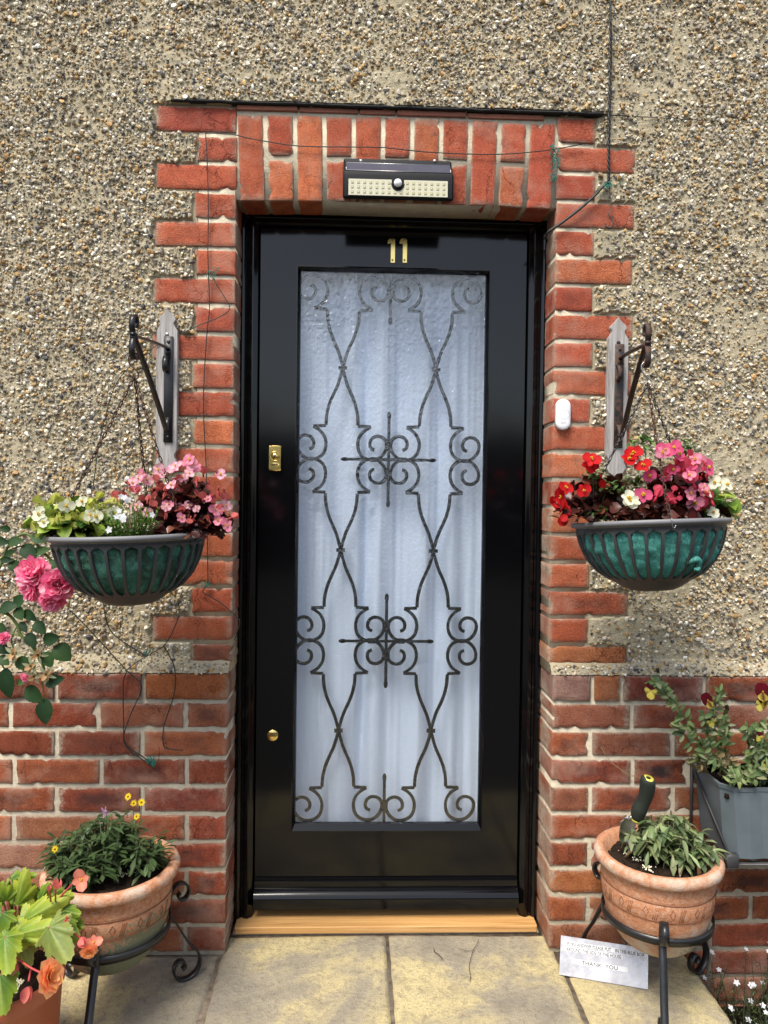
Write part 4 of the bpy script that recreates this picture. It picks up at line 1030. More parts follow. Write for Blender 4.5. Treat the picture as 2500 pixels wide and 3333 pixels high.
# ---------------------------------------------------------------- terracotta pots on iron stands
def pot(side):
    u,v,Y=(365,2810,-.225) if side<0 else (2141,2768,-.215)
    C=P(u,v,Y); R=.157 if side<0 else .151
    lab='terracotta pot with green algae stains, in the iron stand left of the door' if side<0 else 'terracotta pot with incised diamonds, in the iron stand right of the door'
    T=thing('flower_pot',lab,'plant pot',(C.x,C.y,C.z-.225),'terracotta pots beside the door')
    k=R/.157
    pr=[(.112,-.030),(.126,-.012),(.132,-.002),(.138,.001),(.148,.001),(.155,-.004),(.1575,-.012),(.156,-.021),(.150,-.027),(.143,-.029),(.140,-.033),(.1385,-.040),(.139,-.060),(.1385,-.063),(.137,-.066),(.1385,-.069),(.138,-.085),(.136,-.105),(.1345,-.107),(.134,-.110),(.131,-.125),(.125,-.148),(.116,-.170),(.105,-.190),(.093,-.207),(.080,-.219),(.072,-.224),(.001,-.225)]
    mb=MB(); n=72; rings=[]; dats=[]; ids=[]
    for r,z in pr:
        row=[]
        for i in range(n):
            a=2*PI*i/n; wob=1+.006*noise.noise(V((math.cos(a)*2,math.sin(a)*2,z*8+side)))
            h=-z/.225
            # white salt near the right side / bottom, algae low down on that side
            sa=math.cos(a+(.55 if side<0 else .35)); 
            white=max(0,h-.25)*1.1*(.35+.65*max(0,sa))+ (.36 if r>.146 else 0)*(1 if side<0 else 1.1) + max(0,h-.6)*.8
            alg=(max(0,h-.10)*2.1*max(0,sa-.25) + max(0,h-.62)*1.6)*(1 if side<0 else .45)
            row.append(mb.vert(C+V((r*k*wob*math.cos(a),r*k*wob*math.sin(a),z)),(.5,.2,.1),(min(1,white),min(1,alg),0,0)))
        ids.append(row)
    for a_,b_ in zip(ids[:-1],ids[1:]):
        for i in range(n): mb.face((a_[i],b_[i],b_[(i+1)%n],a_[(i+1)%n]))
    def on(a,z):
        r=np.interp(-z,[.040,.060,.085,.105,.125],[.1385,.139,.138,.136,.131])*k+.0002; return C+V((r*math.cos(a),r*math.sin(a),z))
    NN=14
    for q_ in range(NN):
        a0=2*PI*q_/NN+.1
        dm=[(0,.012),(.045,0),(0,-.012),(-.045,0),(0,.012)]
        mb.tube([on(a0+x,-.087+z) for x,z in dm],.0009,4,m=1)
        for x in (.16,.19,.22): mb.tube([on(a0+x,-.074),on(a0+x-.05,-.104)],.0008,4,m=1)
    mb.tube([on(2*PI*i/72,-.107) for i in range(73)],.0010,4,m=1); mb.tube([on(2*PI*i/72,-.066) for i in range(73)],.0010,4,m=1)
    mb.build('pot_body',['terracotta','terracotta_groove'],T)
    mb=MB(); ids={}
    for i in range(40):
        for j in range(14):
            a=2*PI*i/40; r=.130*k*(j+.01)/13; ids[i,j]=mb.vert(C+V((r*math.cos(a),r*math.sin(a),-.022+noise.noise(V((r*50*math.cos(a),r*50*math.sin(a),1)))*.010+noise.noise(V((r*140*math.cos(a),r*140*math.sin(a),1)))*.005)))
    for i in range(40):
        for j in range(13): mb.face((ids[i,j],ids[i,j+1],ids[(i+1)%40,j+1],ids[(i+1)%40,j]))
    for q_ in range(70):
        a=rnd(0,6.28); r=.11*math.sqrt(rnd(0,1)); p=C+V((r*math.cos(a),r*math.sin(a),-.016)); mb.tube([p,p+rv()*.018],.0009,3)
    mb.build('compost','soil',T)
    mb=MB()
    for q_ in range(60):
        if side<0: x,y=random.choice([(670,575),(720,555),(500,590)]); f=Z7
        else: x,y=random.choice([(960,492),(1010,535),(1030,550),(900,450)]); f=Z8
        u_,v_=f(x+random.gauss(0,18),y+random.gauss(0,9)); d=G(u_,v_,C.z-.014); mb.ball(d,rnd(.0012,.0024),n=5,k=4)
    mb.build('perlite','perlite',T)
    # the stand
    zr=C.z-.152; rr_=.131*k+.001
    S_=thing('pot_stand','black iron tripod stand with scrolled feet, carrying the pot '+('left' if side<0 else 'right')+' of the door','pot stand',(C.x,C.y,0),'iron stands under the terracotta pots')
    mb=MB(); rings=[]
    for i in range(61):
        a=2*PI*i/60; rings.append([C+V(((rr_+o)*math.cos(a),(rr_+o)*math.sin(a),zr-C.z+z)) for o,z in ((0,-.009),(.004,-.009),(.004,.009),(0,.009))])
    mb.loft(rings,cap=False); mb.build('ring','black_iron',S_)
    for a in ((-1.5,.54,2.46) if side<0 else (-1.86,.55,2.2)):
        rd=V((math.cos(a),math.sin(a),0)); sdv=V((-math.sin(a),math.cos(a),0)); B=V((C.x,C.y,0))
        f=lambda l:[B+rd*(r+rr_-.131)+V((0,0,z)) for r,z in l]
        q=zr/.19
        mb=MB()
        mb.strap(f([(.136,zr-.020),(.137,zr+.01),(.139,zr+.030),(.146,zr+.050),(.162,zr+.060),(.180,zr+.052),(.186,zr+.034),(.177,zr+.018),(.164,zr+.018),(.158,zr+.028),(.164,zr+.036)]),sdv,.017,.0045,smooth=5)
        mb.strap(f([(.137,zr+.008),(.1375,zr-.010),(.152,zr-.035),(.185,.095*q),(.208,.066),(.216,.042),(.210,.018),(.190,.0035),(.168,.004),(.152,.018),(.149,.038),(.160,.052),(.174,.048),(.178,.036),(.170,.029)]),sdv,.017,.005,smooth=5)
        mb.build('leg','black_iron' ,S_)
    return C
PL=pot(-1); PR=pot(1)
DG=[(.050,.085,.030),(.065,.105,.040),(.04,.07,.026),(.085,.125,.055)]
SG=[(.13,.18,.075),(.18,.23,.10),(.09,.13,.055),(.25,.30,.15)]
T=thing('gazania','dark green bushy gazania with a few yellow daisies, in the left terracotta pot','plant',PL)
mb=MB()
for q_ in range(75):
    a=rnd(0,2*PI); r=math.sqrt(rnd(0,1))*.098; hh=.115*(1-(r/.13)**2)*rnd(.75,1.1)
    ax=PL+V((r*math.cos(a)*1.12-.012,r*math.sin(a)*.85,-.01)); tp_=ax+V((math.cos(a)*r*.25,math.sin(a)*r*.2,hh))
    mb.tube([ax,tp_],.0012,4,(.06,.07,.03))
    for i in range(15):
        f=rnd(.15,1); p=ax.lerp(tp_,f); th=rnd(0,2*PI); d=V((math.cos(th),math.sin(th),rnd(-.15,.9 if f>.7 else .5)))
        leaf(mb,p,d,(0,0,1),rnd(.026,.042),rnd(.009,.013),jc(random.choice(DG),.25,.08),'spat',.3,rnd(.1,.6),4)
mb.build('foliage','leaf',T)
def daisy(n,L,W,c,cc):
    def f(mb):
        for k in range(n):
            a=k*2*PI/n+rnd(-.1,.1); leaf(mb,(0,0,0),(math.cos(a),math.sin(a),.1+rnd(-.1,.2)),(0,0,1),L*rnd(.85,1.1),W,c,'lance',.1,.1,3)
        mb.ball((0,0,.001),.0035,cc,n=8,k=5)
    return f
FD=fmesh('flower',daisy(11,.013,.0045,(.85,.62,.03),(.35,.22,.03)),['petal'])
def fly(T,me,zf,pts,Y,sc,stems=None,name='flower',mat='leaf'):
    mb=MB()
    for (x,y) in pts:
        u,v=zf(x,y); p=P(u,v,Y+rnd(-.02,.02)); f=V((rnd(-.4,.4),-1,rnd(.2,.9)))
        inst(me,name,T,p,f,rnd(*sc)); b=V((p.x*.9+T['base'][0]*.1,p.y+.01,p.z-rnd(.05,.08))); mb.tube([p-f.normalized()*.001,(p+b)/2+rv()*.003,b],.0009,4,stems or (.12,.17,.05),smooth=3)
    mb.build('stem',mat,T)
fly(T,FD,Z7,[(692,155),(765,185),(738,262),(297,438),(722,190)],-.26,(.62,.8))
FLI=fmesh('flower',bud_flower((.62,.38,.62),(.7,.5,.7)),['petal']); fly(T,FLI,Z7,[(570,235)],-.26,(1.6,1.8))
T=thing('gazania','pale green wilting bushy plant leaning right, in the right terracotta pot','plant',PR)
mb=MB(); 
for q_ in range(70):
    a=rnd(0,2*PI); r=math.sqrt(rnd(0,1)); ox=.030+.070*r*math.cos(a); oy=.055*r*math.sin(a)
    ax=PR+V((ox,oy,-.015)); hh=.115*(1-r*r*.5)*rnd(.7,1.1)*(1-.35*max(0,ox)/.1); tp_=ax+V((r*math.cos(a)*.035+.005,r*math.sin(a)*.03,hh))
    mb.tube([ax,(ax+tp_)/2+rv()*.005,tp_],.0015,4,(.10,.10,.05))
    for i in range(13):
        f=rnd(.3,1); p=ax.lerp(tp_,f); th=rnd(0,2*PI); d=V((math.cos(th),math.sin(th),rnd(-.5,.6)))
        c=jc(random.choice(SG+[(.20,.14,.07)] if f<.5 else SG),.25,.08)
        leaf(mb,p,d,(0,0,1),rnd(.022,.040),rnd(.009,.015),c,'spat' if rnd(0,1)<.6 else 'oval',.3,rnd(.3,1.0),4)
mb.build('foliage','leaf',T)
# ---------------------------------------------------------------- trowel in the right pot
hb=P(*Z8(950,275),-.20); ht_=P(*Z8(1012,55),-.235); T=thing('trowel','garden trowel with dark green handle and yellow end, stuck in the right terracotta pot','trowel',P(*Z8(905,400),-.20))
mb=MB(); dd=ht_-hb; 
mb.tube([hb,hb+dd*.08,hb+dd*.25,hb+dd*.42+V((.004,0,0)),hb+dd*.6+V((.006,0,0)),hb+dd*.8+V((.004,0,0)),hb+dd*.95,ht_],[.012,.0165,.019,.0165,.0175,.0185,.0175,.014],16,smooth=3); mb.build('handle','glove_green',T)
mb=MB(); mb.tube([ht_-dd*.04,ht_+dd*.008],[.0125,.013],16,m=0); mb.tube([hb+dd*.01,hb-dd*.03],[.013,.0125],16); rr_=dd.normalized().orthogonal(); 
mb.tube([ht_+dd*.008,ht_+dd*.012],[.006,.006],12,m=1); mb.build('cap',['yellow_plastic','flash_black'],T)
mb=MB(); w0=P(*Z8(905,270),-.20); w1=P(*Z8(885,420),-.20); rings=[]
for i in range(9):
    t_=i/8; c=w0.lerp(w1,t_); hw=.019*(1 if t_<.7 else 1-.7*(t_-.7)/.3)*(1 if t_>.1 else .55+4.5*t_); 
    top=[c+V((-hw*math.cos(b),.012*math.sin(b)-.004,.0)) for b in [PI*k/8 for k in range(9)]]
    rings.append(top+[p+V((0,.0012,0)) for p in top[::-1]])
mb.loft(rings); mb.tube([w0+V((0,.004,-.006)),(w0+hb)/2+V((0,.004,.004)),hb],[.005,.0055,.006],8); mb.build('blade','steel',T)
# ---------------------------------------------------------------- message plaque
BL=G(1820,3172,.001); BR_=G(2109,3220,.001)
TLp=P(1827,3041,BL.y+.036); TRp=P(2109,3091,BR_.y+.036)
T=thing('message_plaque','small shiny metal plaque with a printed message, leaning against the right pot stand','sign',BL)
e1=(BR_-BL); e2=((TLp-BL)+(TRp-BR_))/2; nn=e1.cross(e2).normalized()
if nn.y>0: nn=-nn
mb=MB(); mb.loft([[p+nn*.0012 for p in (BL,BR_,BR_+e2,BL+e2)],[p-nn*.0012 for p in (BL,BR_,BR_+e2,BL+e2)]]); pq=mb.build('plate','plaque',T,smooth=False)
ex=e1.normalized(); ey=nn.cross(ex).normalized(); 
if ey.z<0: ey=-ey
Wp=e1.length; Hp=e2.length; ez=ex.cross(ey)
def lab(x0,x1,y0,y1,txt,size,fw):
    mb=MB(); f=lambda x,y,h: BL+ex*(x*Wp)+e2*y+nn*h
    mb.loft([[f(x0,y0,.0012),f(x1,y0,.0012),f(x1,y1,.0012),f(x0,y1,.0012)],[f(x0,y0,.0018),f(x1,y0,.0018),f(x1,y1,.0018),f(x0,y1,.0018)]]); lo=mb.build('label_strip','label_tape',T,smooth=False)
    Mx=Matrix((( ex.x,ey.x,ez.x,0),(ex.y,ey.y,ez.y,0),(ex.z,ey.z,ez.z,0),(0,0,0,1)))
    c=f((x0+x1)/2,(y0+y1)/2,.0021)-V(T['base'])
    text_mesh(txt,size,.00012,'lettering','ink',lo,Matrix.Translation(c)@Mx@Matrix.Translation((0,-.0006,0)),'CENTER',fit=fw*Wp)
lab(.055,.975,.775,.880,'IF NO ANSWER PLEASE PUT    IN THE BLUE BOX',.0108,.885)
lab(.055,.715,.630,.735,'AROUND THE SIDE OF THE HOUSE',.0108,.625)
lab(.14,.775,.33,.455,'THANK  YOU',.0125,.41)
mb=MB(); f=lambda x,y,h: BL+ex*(x*Wp)+e2*y+nn*h
mb.loft([[f(.92,.68,h),f(.995,.64,h),f(.995,.45,h),f(.975,.53,h),f(.95,.56,h)] for h in (.0012,.0016)]); mb.build('tape_scrap','label_tape',T,smooth=False)
# ---------------------------------------------------------------- trough with violas
TX=P(2254,2487,-.03).x+.004; tz=P(2382,2563,-.20).z; bz=P(2362,2797,-.185).z; TYF=-.20; TX1=TX+.60
T=thing('planter_trough','grey plastic trough planter on a metal wall bracket, right edge','planter',((TX+TX1)/2,-.11,bz))
mb=MB(); rings=[]
def tr_ring(i,z,cu=0):
    k=(z-bz)/(tz-bz); s_=(1-k)*.022+i; xs_=[TX+s_+.01]; 
    pts=[V((TX+s_,-.034,z)),V((TX+s_*1.0,TYF+.03+s_*.5,z)),V((TX+s_+.022,TYF+s_*.5,z))]
    nP=8; L=(TX1-TX-.044-2*s_)
    for q_ in range(1,nP*2):
        x=TX+s_+.022+L*q_/(nP*2); pts.append(V((x,TYF+s_*.5-(.004 if q_%2 else 0),z)))
    pts+=[V((TX1-s_-.022,TYF+s_*.5,z)),V((TX1-s_,TYF+.03+s_*.5,z)),V((TX1-s_,-.034,z))]
    return pts
mb.loft([tr_ring(0.01,bz),tr_ring(0,bz+.004),tr_ring(0,bz+.09),tr_ring(0,tz-.012),tr_ring(-.003,tz-.010),tr_ring(-.004,tz),tr_ring(.004,tz),tr_ring(.008,tz-.03),tr_ring(.010,tz-.035)],smooth if False else (.5,.5,.5)); mb.build('trough_body','trough_plastic',T,smooth=False)
mb=MB(); mb.box(TX+.01,TX1-.01,TYF+.012,-.04,tz-.034,tz-.022); mb.build('compost','soil',T)
mb=MB(); q0=P(*Z6(1185,975),-.035); q1=P(*Z6(1388,1505),TYF); q0=V((TX-.006,q0.y,q0.z)); q1=V((TX+.012,TYF+.004,bz+.024)); mb.strap([q0,q1],(1,0,0),.004,.010); mb.strap([(TX-.007,-.034,q0.z+.01),(TX-.007,-.034,bz-.02)],(1,0,0),.006,.006); mb.strap([(TX-.004,-.034,bz-.004),(TX+.014,TYF-.002,bz-.006)],(1,0,0),.008,.006)
mb.box(TX+.006,TX+.036,TYF-.008,TYF+.012,bz-.012,bz+.020,bev=.002); mb.strap([(TX+.0,TYF+.01,bz-.008),(TX1,TYF+.01,bz-.008)],(0,1,0),.02,.003); mb.build('wall_bracket','grey_plastic',T)
VT=thing('viola','leggy trailing viola with dark maroon and yellow flowers in the grey trough','plant',(TX+.15,-.12,tz-.02))
VG=[(.10,.15,.05),(.14,.20,.07),(.19,.25,.09),(.075,.115,.045),(.24,.27,.13)]
mb=MB()
def vine(pts,Y0,Y1,nl,Ls=(.014,.026),zf=Z6,cols=VG):
    n_=len(pts); w=[P(*zf(*p),Y0+(Y1-Y0)*i/(n_-1)) for i,p in enumerate(pts)]; w=catmull([V(q) for q in w],6); mb.tube(w,.0013,4,(.14,.17,.06))
    for i in range(nl):
        t_=rnd(.05,1); q=w[min(len(w)-1,int(t_*len(w)))]; th=rnd(0,2*PI)
        leaf(mb,q,V((math.cos(th),rnd(-1,.3),math.sin(th)*.8+.1)),V((rnd(-.4,.4),-1,rnd(0,1))),rnd(*Ls),rnd(.006,.013),jc(random.choice(cols),.25,.08),'oval',.3,rnd(.1,.7),4)
vine([(1290,980),(1240,840),(1160,700),(1070,570),(990,470),(945,430)],-.12,-.20,95)
vine([(1240,940),(1190,860),(1150,790),(1100,740),(1040,690)],-.14,-.20,30,(.02,.034))
vine([(1360,1000),(1345,860),(1320,700),(1330,560),(1350,490)],-.12,-.19,80)
vine([(1360,960),(1390,850),(1400,740),(1380,640)],-.12,-.2,40)
vine([(1330,980),(1290,820),(1260,700),(1250,640)],-.15,-.22,45)
for q_ in range(16):
    x0=rnd(1500,1800); x1=x0+rnd(-60,60); y1=rnd(600,900); vine([(x0,1050),((x0+x1)/2+rnd(-20,20),(1050+y1)/2),(x1,y1)],-.12,-.19,34)
for q_ in range(14):
    x0=rnd(1440,1800); vine([(x0,1040),(x0+rnd(-30,30),990),(x0+rnd(-60,40),rnd(960,1080))],-.13,-.215,20)
for q_ in range(10):
    x0=rnd(1180,1440); vine([(x0,rnd(960,1010)),(x0+rnd(-20,20),rnd(900,960)),(x0+rnd(-30,30),rnd(870,980))],-.1,-.16,9,(.01,.022),cols=[(.22,.16,.08),(.28,.21,.11),(.15,.14,.06)])
mb.build('foliage','leaf',VT)
def viola_fl(c1,c2):
    def f(mb):
        for k,(a,l) in enumerate(((1.1,.016),(2.04,.016),(.1,.014),(3.04,.014),(-1.57,.017))):
            leaf(mb,(0,0,0),(math.cos(a),math.sin(a),.1),(0,0,1),l,.017,c1 if k<2 else c2,'round',-.15,.1,5,edge=c1 if k<4 else (.75,.62,.10))
        mb.ball((0,0,.001),.0015,(.8,.6,.05),n=5,k=4)
    return f
FV=fmesh('flower',viola_fl((.13,.004,.012),(.09,.006,.010)),['petal']); FVY=fmesh('flower',viola_fl((.10,.01,.02),(.72,.66,.14)),['petal']); FVB=fmesh('bud',bud_flower((.06,.02,.04),(.07,.10,.04)),['petal'])
for (x,y,me,s_) in ((1625,490,FV,1.45),(1655,540,FV,1.2),(1275,545,FV,1.25),(915,485,FVY,1.3),(1300,680,FVY,.9),(1615,570,FVY,1.1),(1560,770,FVB,1.2),(950,360,FVB,.9),(1650,960,FVY,.8),(1600,775,FVY,.8),(1385,590,FVB,1.0)):
    inst(me,'flower' if me is not FVB else 'bud',VT,P(*Z6(x,y),-.21),(rnd(-.3,.3),-1,rnd(-.1,.5)),s_,spin=rnd(-.5,.5))
# ---------------------------------------------------------------- near plastic pot with tuberous begonia
Yn=-.47; e=P(197,3160,Yn); Rn=.125; CN=V((e.x-Rn,Yn,e.z))
T=thing('flower_pot','smooth orange plastic flower pot in the bottom left corner','plant pot',(CN.x,CN.y,0))
h0=CN.z
mb=MB(); mb.lathe([(.112,-.02),(.118,0),(.1255,.001),(.1265,-.004),(.1262,-.030),(.1235,-.034),(.121,-.036),(.108,-h0+.004),(.105,-h0+.0015),(.001,-h0+.001)],CN,72); mb.build('pot_body','plastic_terracotta',T)
mb=MB(); mb.lathe([(.119,-.022),(.08,-.014),(.04,-.018),(.001,-.012)],CN,40); 
mb.build('compost','soil',T)
mb=MB()
for q_ in range(90): 
    u_,v_=Z7(75+random.gauss(0,25),1155+random.gauss(0,18)); mb.ball(G(u_,v_,CN.z-.012),rnd(.0012,.0022),n=5,k=4)
mb.build('perlite','perlite',T)
NB=thing('begonia','tuberous begonia with large jagged lime leaves and apricot flowers, bottom left corner','plant',(CN.x,CN.y,CN.z-.015))
mb=MB()
def bigleaf(mb,b,tip,w,col,edge,face=(0,-1,.45),sd_=None):
    b=V(b); tip=V(tip); d=tip-b; L=d.length*.90; w=w*.78; d=d.normalized(); s=d.cross(V(face)).normalized(); n=s.cross(d)
    if n.dot(V(face))<0: n=-n
    N=38; sd_=rnd(0,99)
    # lobed outline in polar form around the leaf base; several ring levels
    rings=[]; LV=5
    for lv in range(LV+1):
        f=lv/LV; row=[]
        for i in range(N*2+1):
            a=-2.5+5.0*i/(N*2)
            lob=max([.30]+[Lk*(1-1.05*abs(a-ak))  for ak,Lk in ((0,1.12),(.70,.70),(-.70,.66),(1.45,.56),(-1.45,.54),(2.25,.50),(-2.25,.46))])+.16*(1-(a/2.6)**2)
            lob=min(lob,1.15); jag=(.045 if i%2 else -.02)+.04*noise.noise(V((a*3,sd_,0)))
            R=(lob+(jag if lv==LV else 0))
            x=math.cos(a)*R*L*f; y=math.sin(a)*R*w*f*.72
            vein=max(0,math.cos(a*4.2))**14
            z=.10*L*f*f*math.sin(a*6+sd_)*.35 - L*.22*f*f + L*.05*vein*f+ .03*L*noise.noise(V((x*40,y*40,sd_)))
            c=mixc(col,edge,f**2.2); c=mixc(c,(.40,.47,.12),.6*vein*(1-f*.4)); c=jc(c,.05)
            row.append(mb.vert(b+d*x+s*y+n*z,c))
        rings.append(row)
    for lv in range(LV):
        for i in range(N*2): mb.face((rings[lv][i],rings[lv+1][i],rings[lv+1][i+1],rings[lv][i+1]))
LC=[((.10,.20,.018),(.33,.40,.04)),((.15,.25,.025),(.40,.44,.05)),((.06,.14,.018),(.22,.33,.03))]
def bl(bx,by,tx,ty,w,Y=-.50,dy=-.02,c=None,face=(0,-1,.6)):
    b=P(*Z7(bx,by),Y); t_=P(*Z7(tx,ty),Y+dy); c=c or random.choice(LC); bigleaf(mb,b,t_,w,c[0],c[1],face)
    r=V((CN.x+.02,CN.y,CN.z-.01)); mb.tube([r,(r+b)/2+V((.01,0,.02)),b],.0022,5,(.35,.12,.08),smooth=4)
bl(95,740,120,575,.085,-.46); bl(30,720,-30,650,.08,-.47); bl(110,840,330,705,.095,-.50,-.01); bl(70,905,290,848,.085,-.53)
bl(265,860,345,1040,.115,-.54,-.04,((.16,.22,.05),(.28,.32,.08)),(0,-1,.25)); bl(310,800,405,925,.080,-.50,-.03); bl(330,765,420,790,.05,-.49); bl(215,725,250,635,.055,-.46)
bl(25,915,30,1100,.09,-.56,-.04); bl(0,1120,5,1330,.09,-.58,-.03); bl(10,780,-60,900,.09,-.52); bl(60,600,170,578,.045,-.44); bl(160,820,240,760,.06,-.48); bl(0,840,40,980,.08,-.52,-.03)
bl(120,940,150,1075,.07,-.50,-.02,((.22,.26,.05),(.42,.40,.09))); bl(330,700,385,690,.04,-.47); bl(400,830,440,860,.035,-.48); bl(30,660,80,620,.06,-.42,c=LC[2]); bl(200,900,235,960,.05,-.49,c=LC[2])
for q_ in range(34):
    x=rnd(-60,300); y=rnd(640,960)+abs(x-120)*.1; a=rnd(0,6.28); l=rnd(60,110); bl(x,y,x+l*math.cos(a),y+l*math.sin(a)*.8,rnd(.045,.065),-.44,rnd(-.02,.02),LC[random.choice((0,1,2,2,2))],(rnd(-.4,.4),-1,rnd(.3,1)))
mb.build('foliage','leaf',NB)
def pet(mb,cx,a,L,W,tilt,c,e,cup=.3,z=0):
    leaf(mb,V(cx)+V((0,0,z)),V((math.cos(a)*math.cos(tilt),math.sin(a)*math.cos(tilt),math.sin(tilt))),(-math.sin(tilt)*math.cos(a),-math.sin(tilt)*math.sin(a),1),L,W,c,'round',cup,.0,6,edge=e)
def dbl(mb):
    for r,(n_,L,tl) in enumerate(((8,.030,.05),(8,.026,.35),(7,.022,.65),(6,.016,.95),(4,.010,1.2))):
        for k in range(n_): pet(mb,(0,0,.001*r),2*PI*k/n_+r*.4+rnd(-.1,.1),L*rnd(.9,1.1),L*.85,tl+rnd(-.1,.1),(.93,.56,.16) if r>1 else (.93,.50,.22),(.93,.42,.24))
def sgl(mb):
    for k in range(4): pet(mb,(0,0,0),PI/2*k,.020 if k%2 else .015,.017 if k%2 else .011,.45,(.86,.34,.24),(.88,.26,.20))
    for i in range(6): mb.ball(rv()*.002+V((0,0,.004)),.0014,(.85,.6,.1),n=5,k=4)
def brct(mb):
    for k in range(3): leaf(mb,(0,0,0),(.35*math.cos(k*2.1),.35*math.sin(k*2.1),1),(math.cos(k*2.1),math.sin(k*2.1),-.2),.026,.018,(.78,.24,.20),'oval',.5,.1,6,edge=(.80,.20,.20))
DB=fmesh('flower',dbl,['petal']); SB=fmesh('flower',sgl,['petal']); BB=fmesh('bud',brct,['petal'])
inst(DB,'flower',NB,P(*Z7(255,1130),-.62),(.96,-.22,.32),1.2); inst(DB,'flower',NB,P(*Z7(478,985),-.56),(.35,-1,-.35),.62); inst(SB,'flower',NB,P(*Z7(440,600),-.52),(.1,-1,.3),1.25,.3); inst(SB,'flower',NB,P(*Z7(505,945),-.55),(.2,-.6,.6),1.0)
for x,y,f,s_ in ((310,650,(.1,-.1,1),.8),(85,1045,(-.2,-.5,-1),1.0),(155,1180,(-.1,-.2,-1),1.1),(15,1240,(0,-.2,-1),1.2),(430,925,(.4,-.3,-.1),.8),(355,815,(.3,-.4,.2),.5),(265,660,(0,0,1),.4),(70,965,(0,-.3,1),.5)):
    inst(BB,'bud',NB,P(*Z7(x,y),-.56),f,s_)
mb=MB()
for pts,Y0,Y1 in (([(230,1110),(160,1075),(110,1040),(60,1010)],-.61,-.52),([(400,615),(350,670),(290,730)],-.52,-.48),([(470,950),(430,915),(390,880),(330,830)],-.55,-.5),([(300,650),(300,720)],-.55,-.5),([(155,1150),(165,1090)],-.57,-.55),([(15,1200),(35,1100)],-.57,-.54),([(265,650),(275,720)],-.55,-.5)):
    w=[P(*Z7(*p),Y0+(Y1-Y0)*i/(len(pts)-1)) for i,p in enumerate(pts)]; mb.tube([V(q) for q in w],.0019,6,(.62,.10,.10),smooth=4 if len(w)>2 else 0)
mb.build('stem','leaf',NB)
# ---------------------------------------------------------------- rose
RT=thing('rose_bush','pink climbing rose with one large full bloom cluster and spent hips, left edge','plant',(P(0,2000,-.2).x-.25,-.20,0))
ROS=[(.020,.050,.016),(.030,.070,.020),(.016,.040,.016),(.04,.09,.024)]
mb=MB()
def rleaf(zf,x,y,dx,dy,L,Y=-.24,face=None,c=None):
    b=P(*zf(x-dx*.5,y-dy*.5),Y); t_=P(*zf(x+dx*.5,y+dy*.5),Y-.01); d=t_-b
    leaf(mb,b,d,face or V((rnd(-.3,.3),-1,rnd(.1,.6))),d.length,d.length*L,jc(c or random.choice(ROS),.15),'rose',rnd(.25,.45),rnd(.05,.35),14,jag=.10)
for a in ((30,1515,-70,-10,.75),(10,1590,60,10,.8),(90,1590,90,-20,.65),(175,1655,80,80,.8),(235,1570,90,20,.75),(250,1645,90,-20,.55),(90,1740,60,60,.8),(330,1735,60,50,.7),(40,1700,70,0,.5),(60,1660,60,-30,.5)): rleaf(Z3,*a)
for a in ((50,140,100,-40,.7),(120,100,60,-60,.8),(120,180,30,80,.8),(175,190,60,60,.7),(240,265,60,70,.8),(310,330,100,-20,.75),(375,415,90,80,.95),(190,340,40,90,.75),(140,260,40,60,.6),(285,455,50,90,.8),(40,600,0,190,.62),(205,665,90,100,.75),(270,770,-20,160,.72),(320,580,110,-20,.7),(140,480,70,70,.8),(20,460,60,40,.8),(10,270,50,60,.7),(20,390,60,60,.8),(130,590,60,-20,.5),(165,510,-30,80,.6)): rleaf(Z5,*a)
for k in range(26):   # leaves beyond the picture edge
    x=rnd(-420,-20); y=rnd(1450,2500); rleaf(Z3,x,y,rnd(-90,90),rnd(-90,90),.75)
mb.build('foliage','rose_leaf',RT)
mb=MB()
for pts,r,zf in (([(-500,900),(-250,500),(-60,200),(40,180),(105,250),(125,310),(190,370),(250,470),(265,520)],.0035,Z5),([(125,310),(60,300),(0,300)],.002,Z5),([(105,250),(70,330),(85,400)],.0017,Z5),([(190,370),(230,400)],.0015,Z5),([(220,430),(205,470)],.0015,Z5),([(-80,300),(20,500),(40,520)],.002,Z5),([(-500,900),(-200,400),(-50,40),(0,-100),(60,-240),(160,-300),(250,-200),(330,-120)],.003,Z5),([(0,1700),(60,1640),(160,1610)],.002,Z3),([(-500,1400),(-500,2500)],.006,Z5),([(-500,900),(-500,1500)],.005,Z5),([(250,560),(260,640),(270,700)],.0013,Z5)):
    w=[V(P(*zf(*p),-.235)) for p in pts]; mb.tube(w,r,6,(.13,.20,.05),smooth=4 if len(w)>2 else 0)
base=V(RT['base']); mb.tube([base,base+V((.01,0,.2)),V(P(*Z5(-500,1500),-.235))],.008,7,(.12,.15,.06),smooth=3)
mb.build('stem','leaf',RT)
def rosebloom(seed,R):
    def f(mb):
        random.seed(seed)
        for r,(n_,L,tl) in enumerate(((9,1.0,-.55),(10,1.0,-.2),(12,.98,.1),(12,.92,.4),(12,.85,.65),(11,.75,.85),(9,.62,1.05),(8,.5,1.25),(6,.4,1.4))):
            for k in range(n_):
                a=2*PI*k/n_+r*.5+rnd(-.25,.25); q=rnd(0,1); c1=mixc((.88,.20,.42),(.93,.72,.78),q); e_=mixc((.90,.10,.32),(.92,.34,.54),rnd(0,1))
                d=V((math.cos(a)*math.cos(tl),math.sin(a)*math.cos(tl),math.sin(tl))); nn=V((-math.sin(tl)*math.cos(a),-math.sin(tl)*math.sin(a),math.cos(tl)))
                leaf(mb,d*R*.15+rv()*R*.06,d+rv()*.25,nn+rv()*.5,L*R*rnd(.85,1.1),L*R*rnd(.6,.85),c1,'round',rnd(.1,.5),rnd(-.45,-.05),8,edge=e_)
    return f
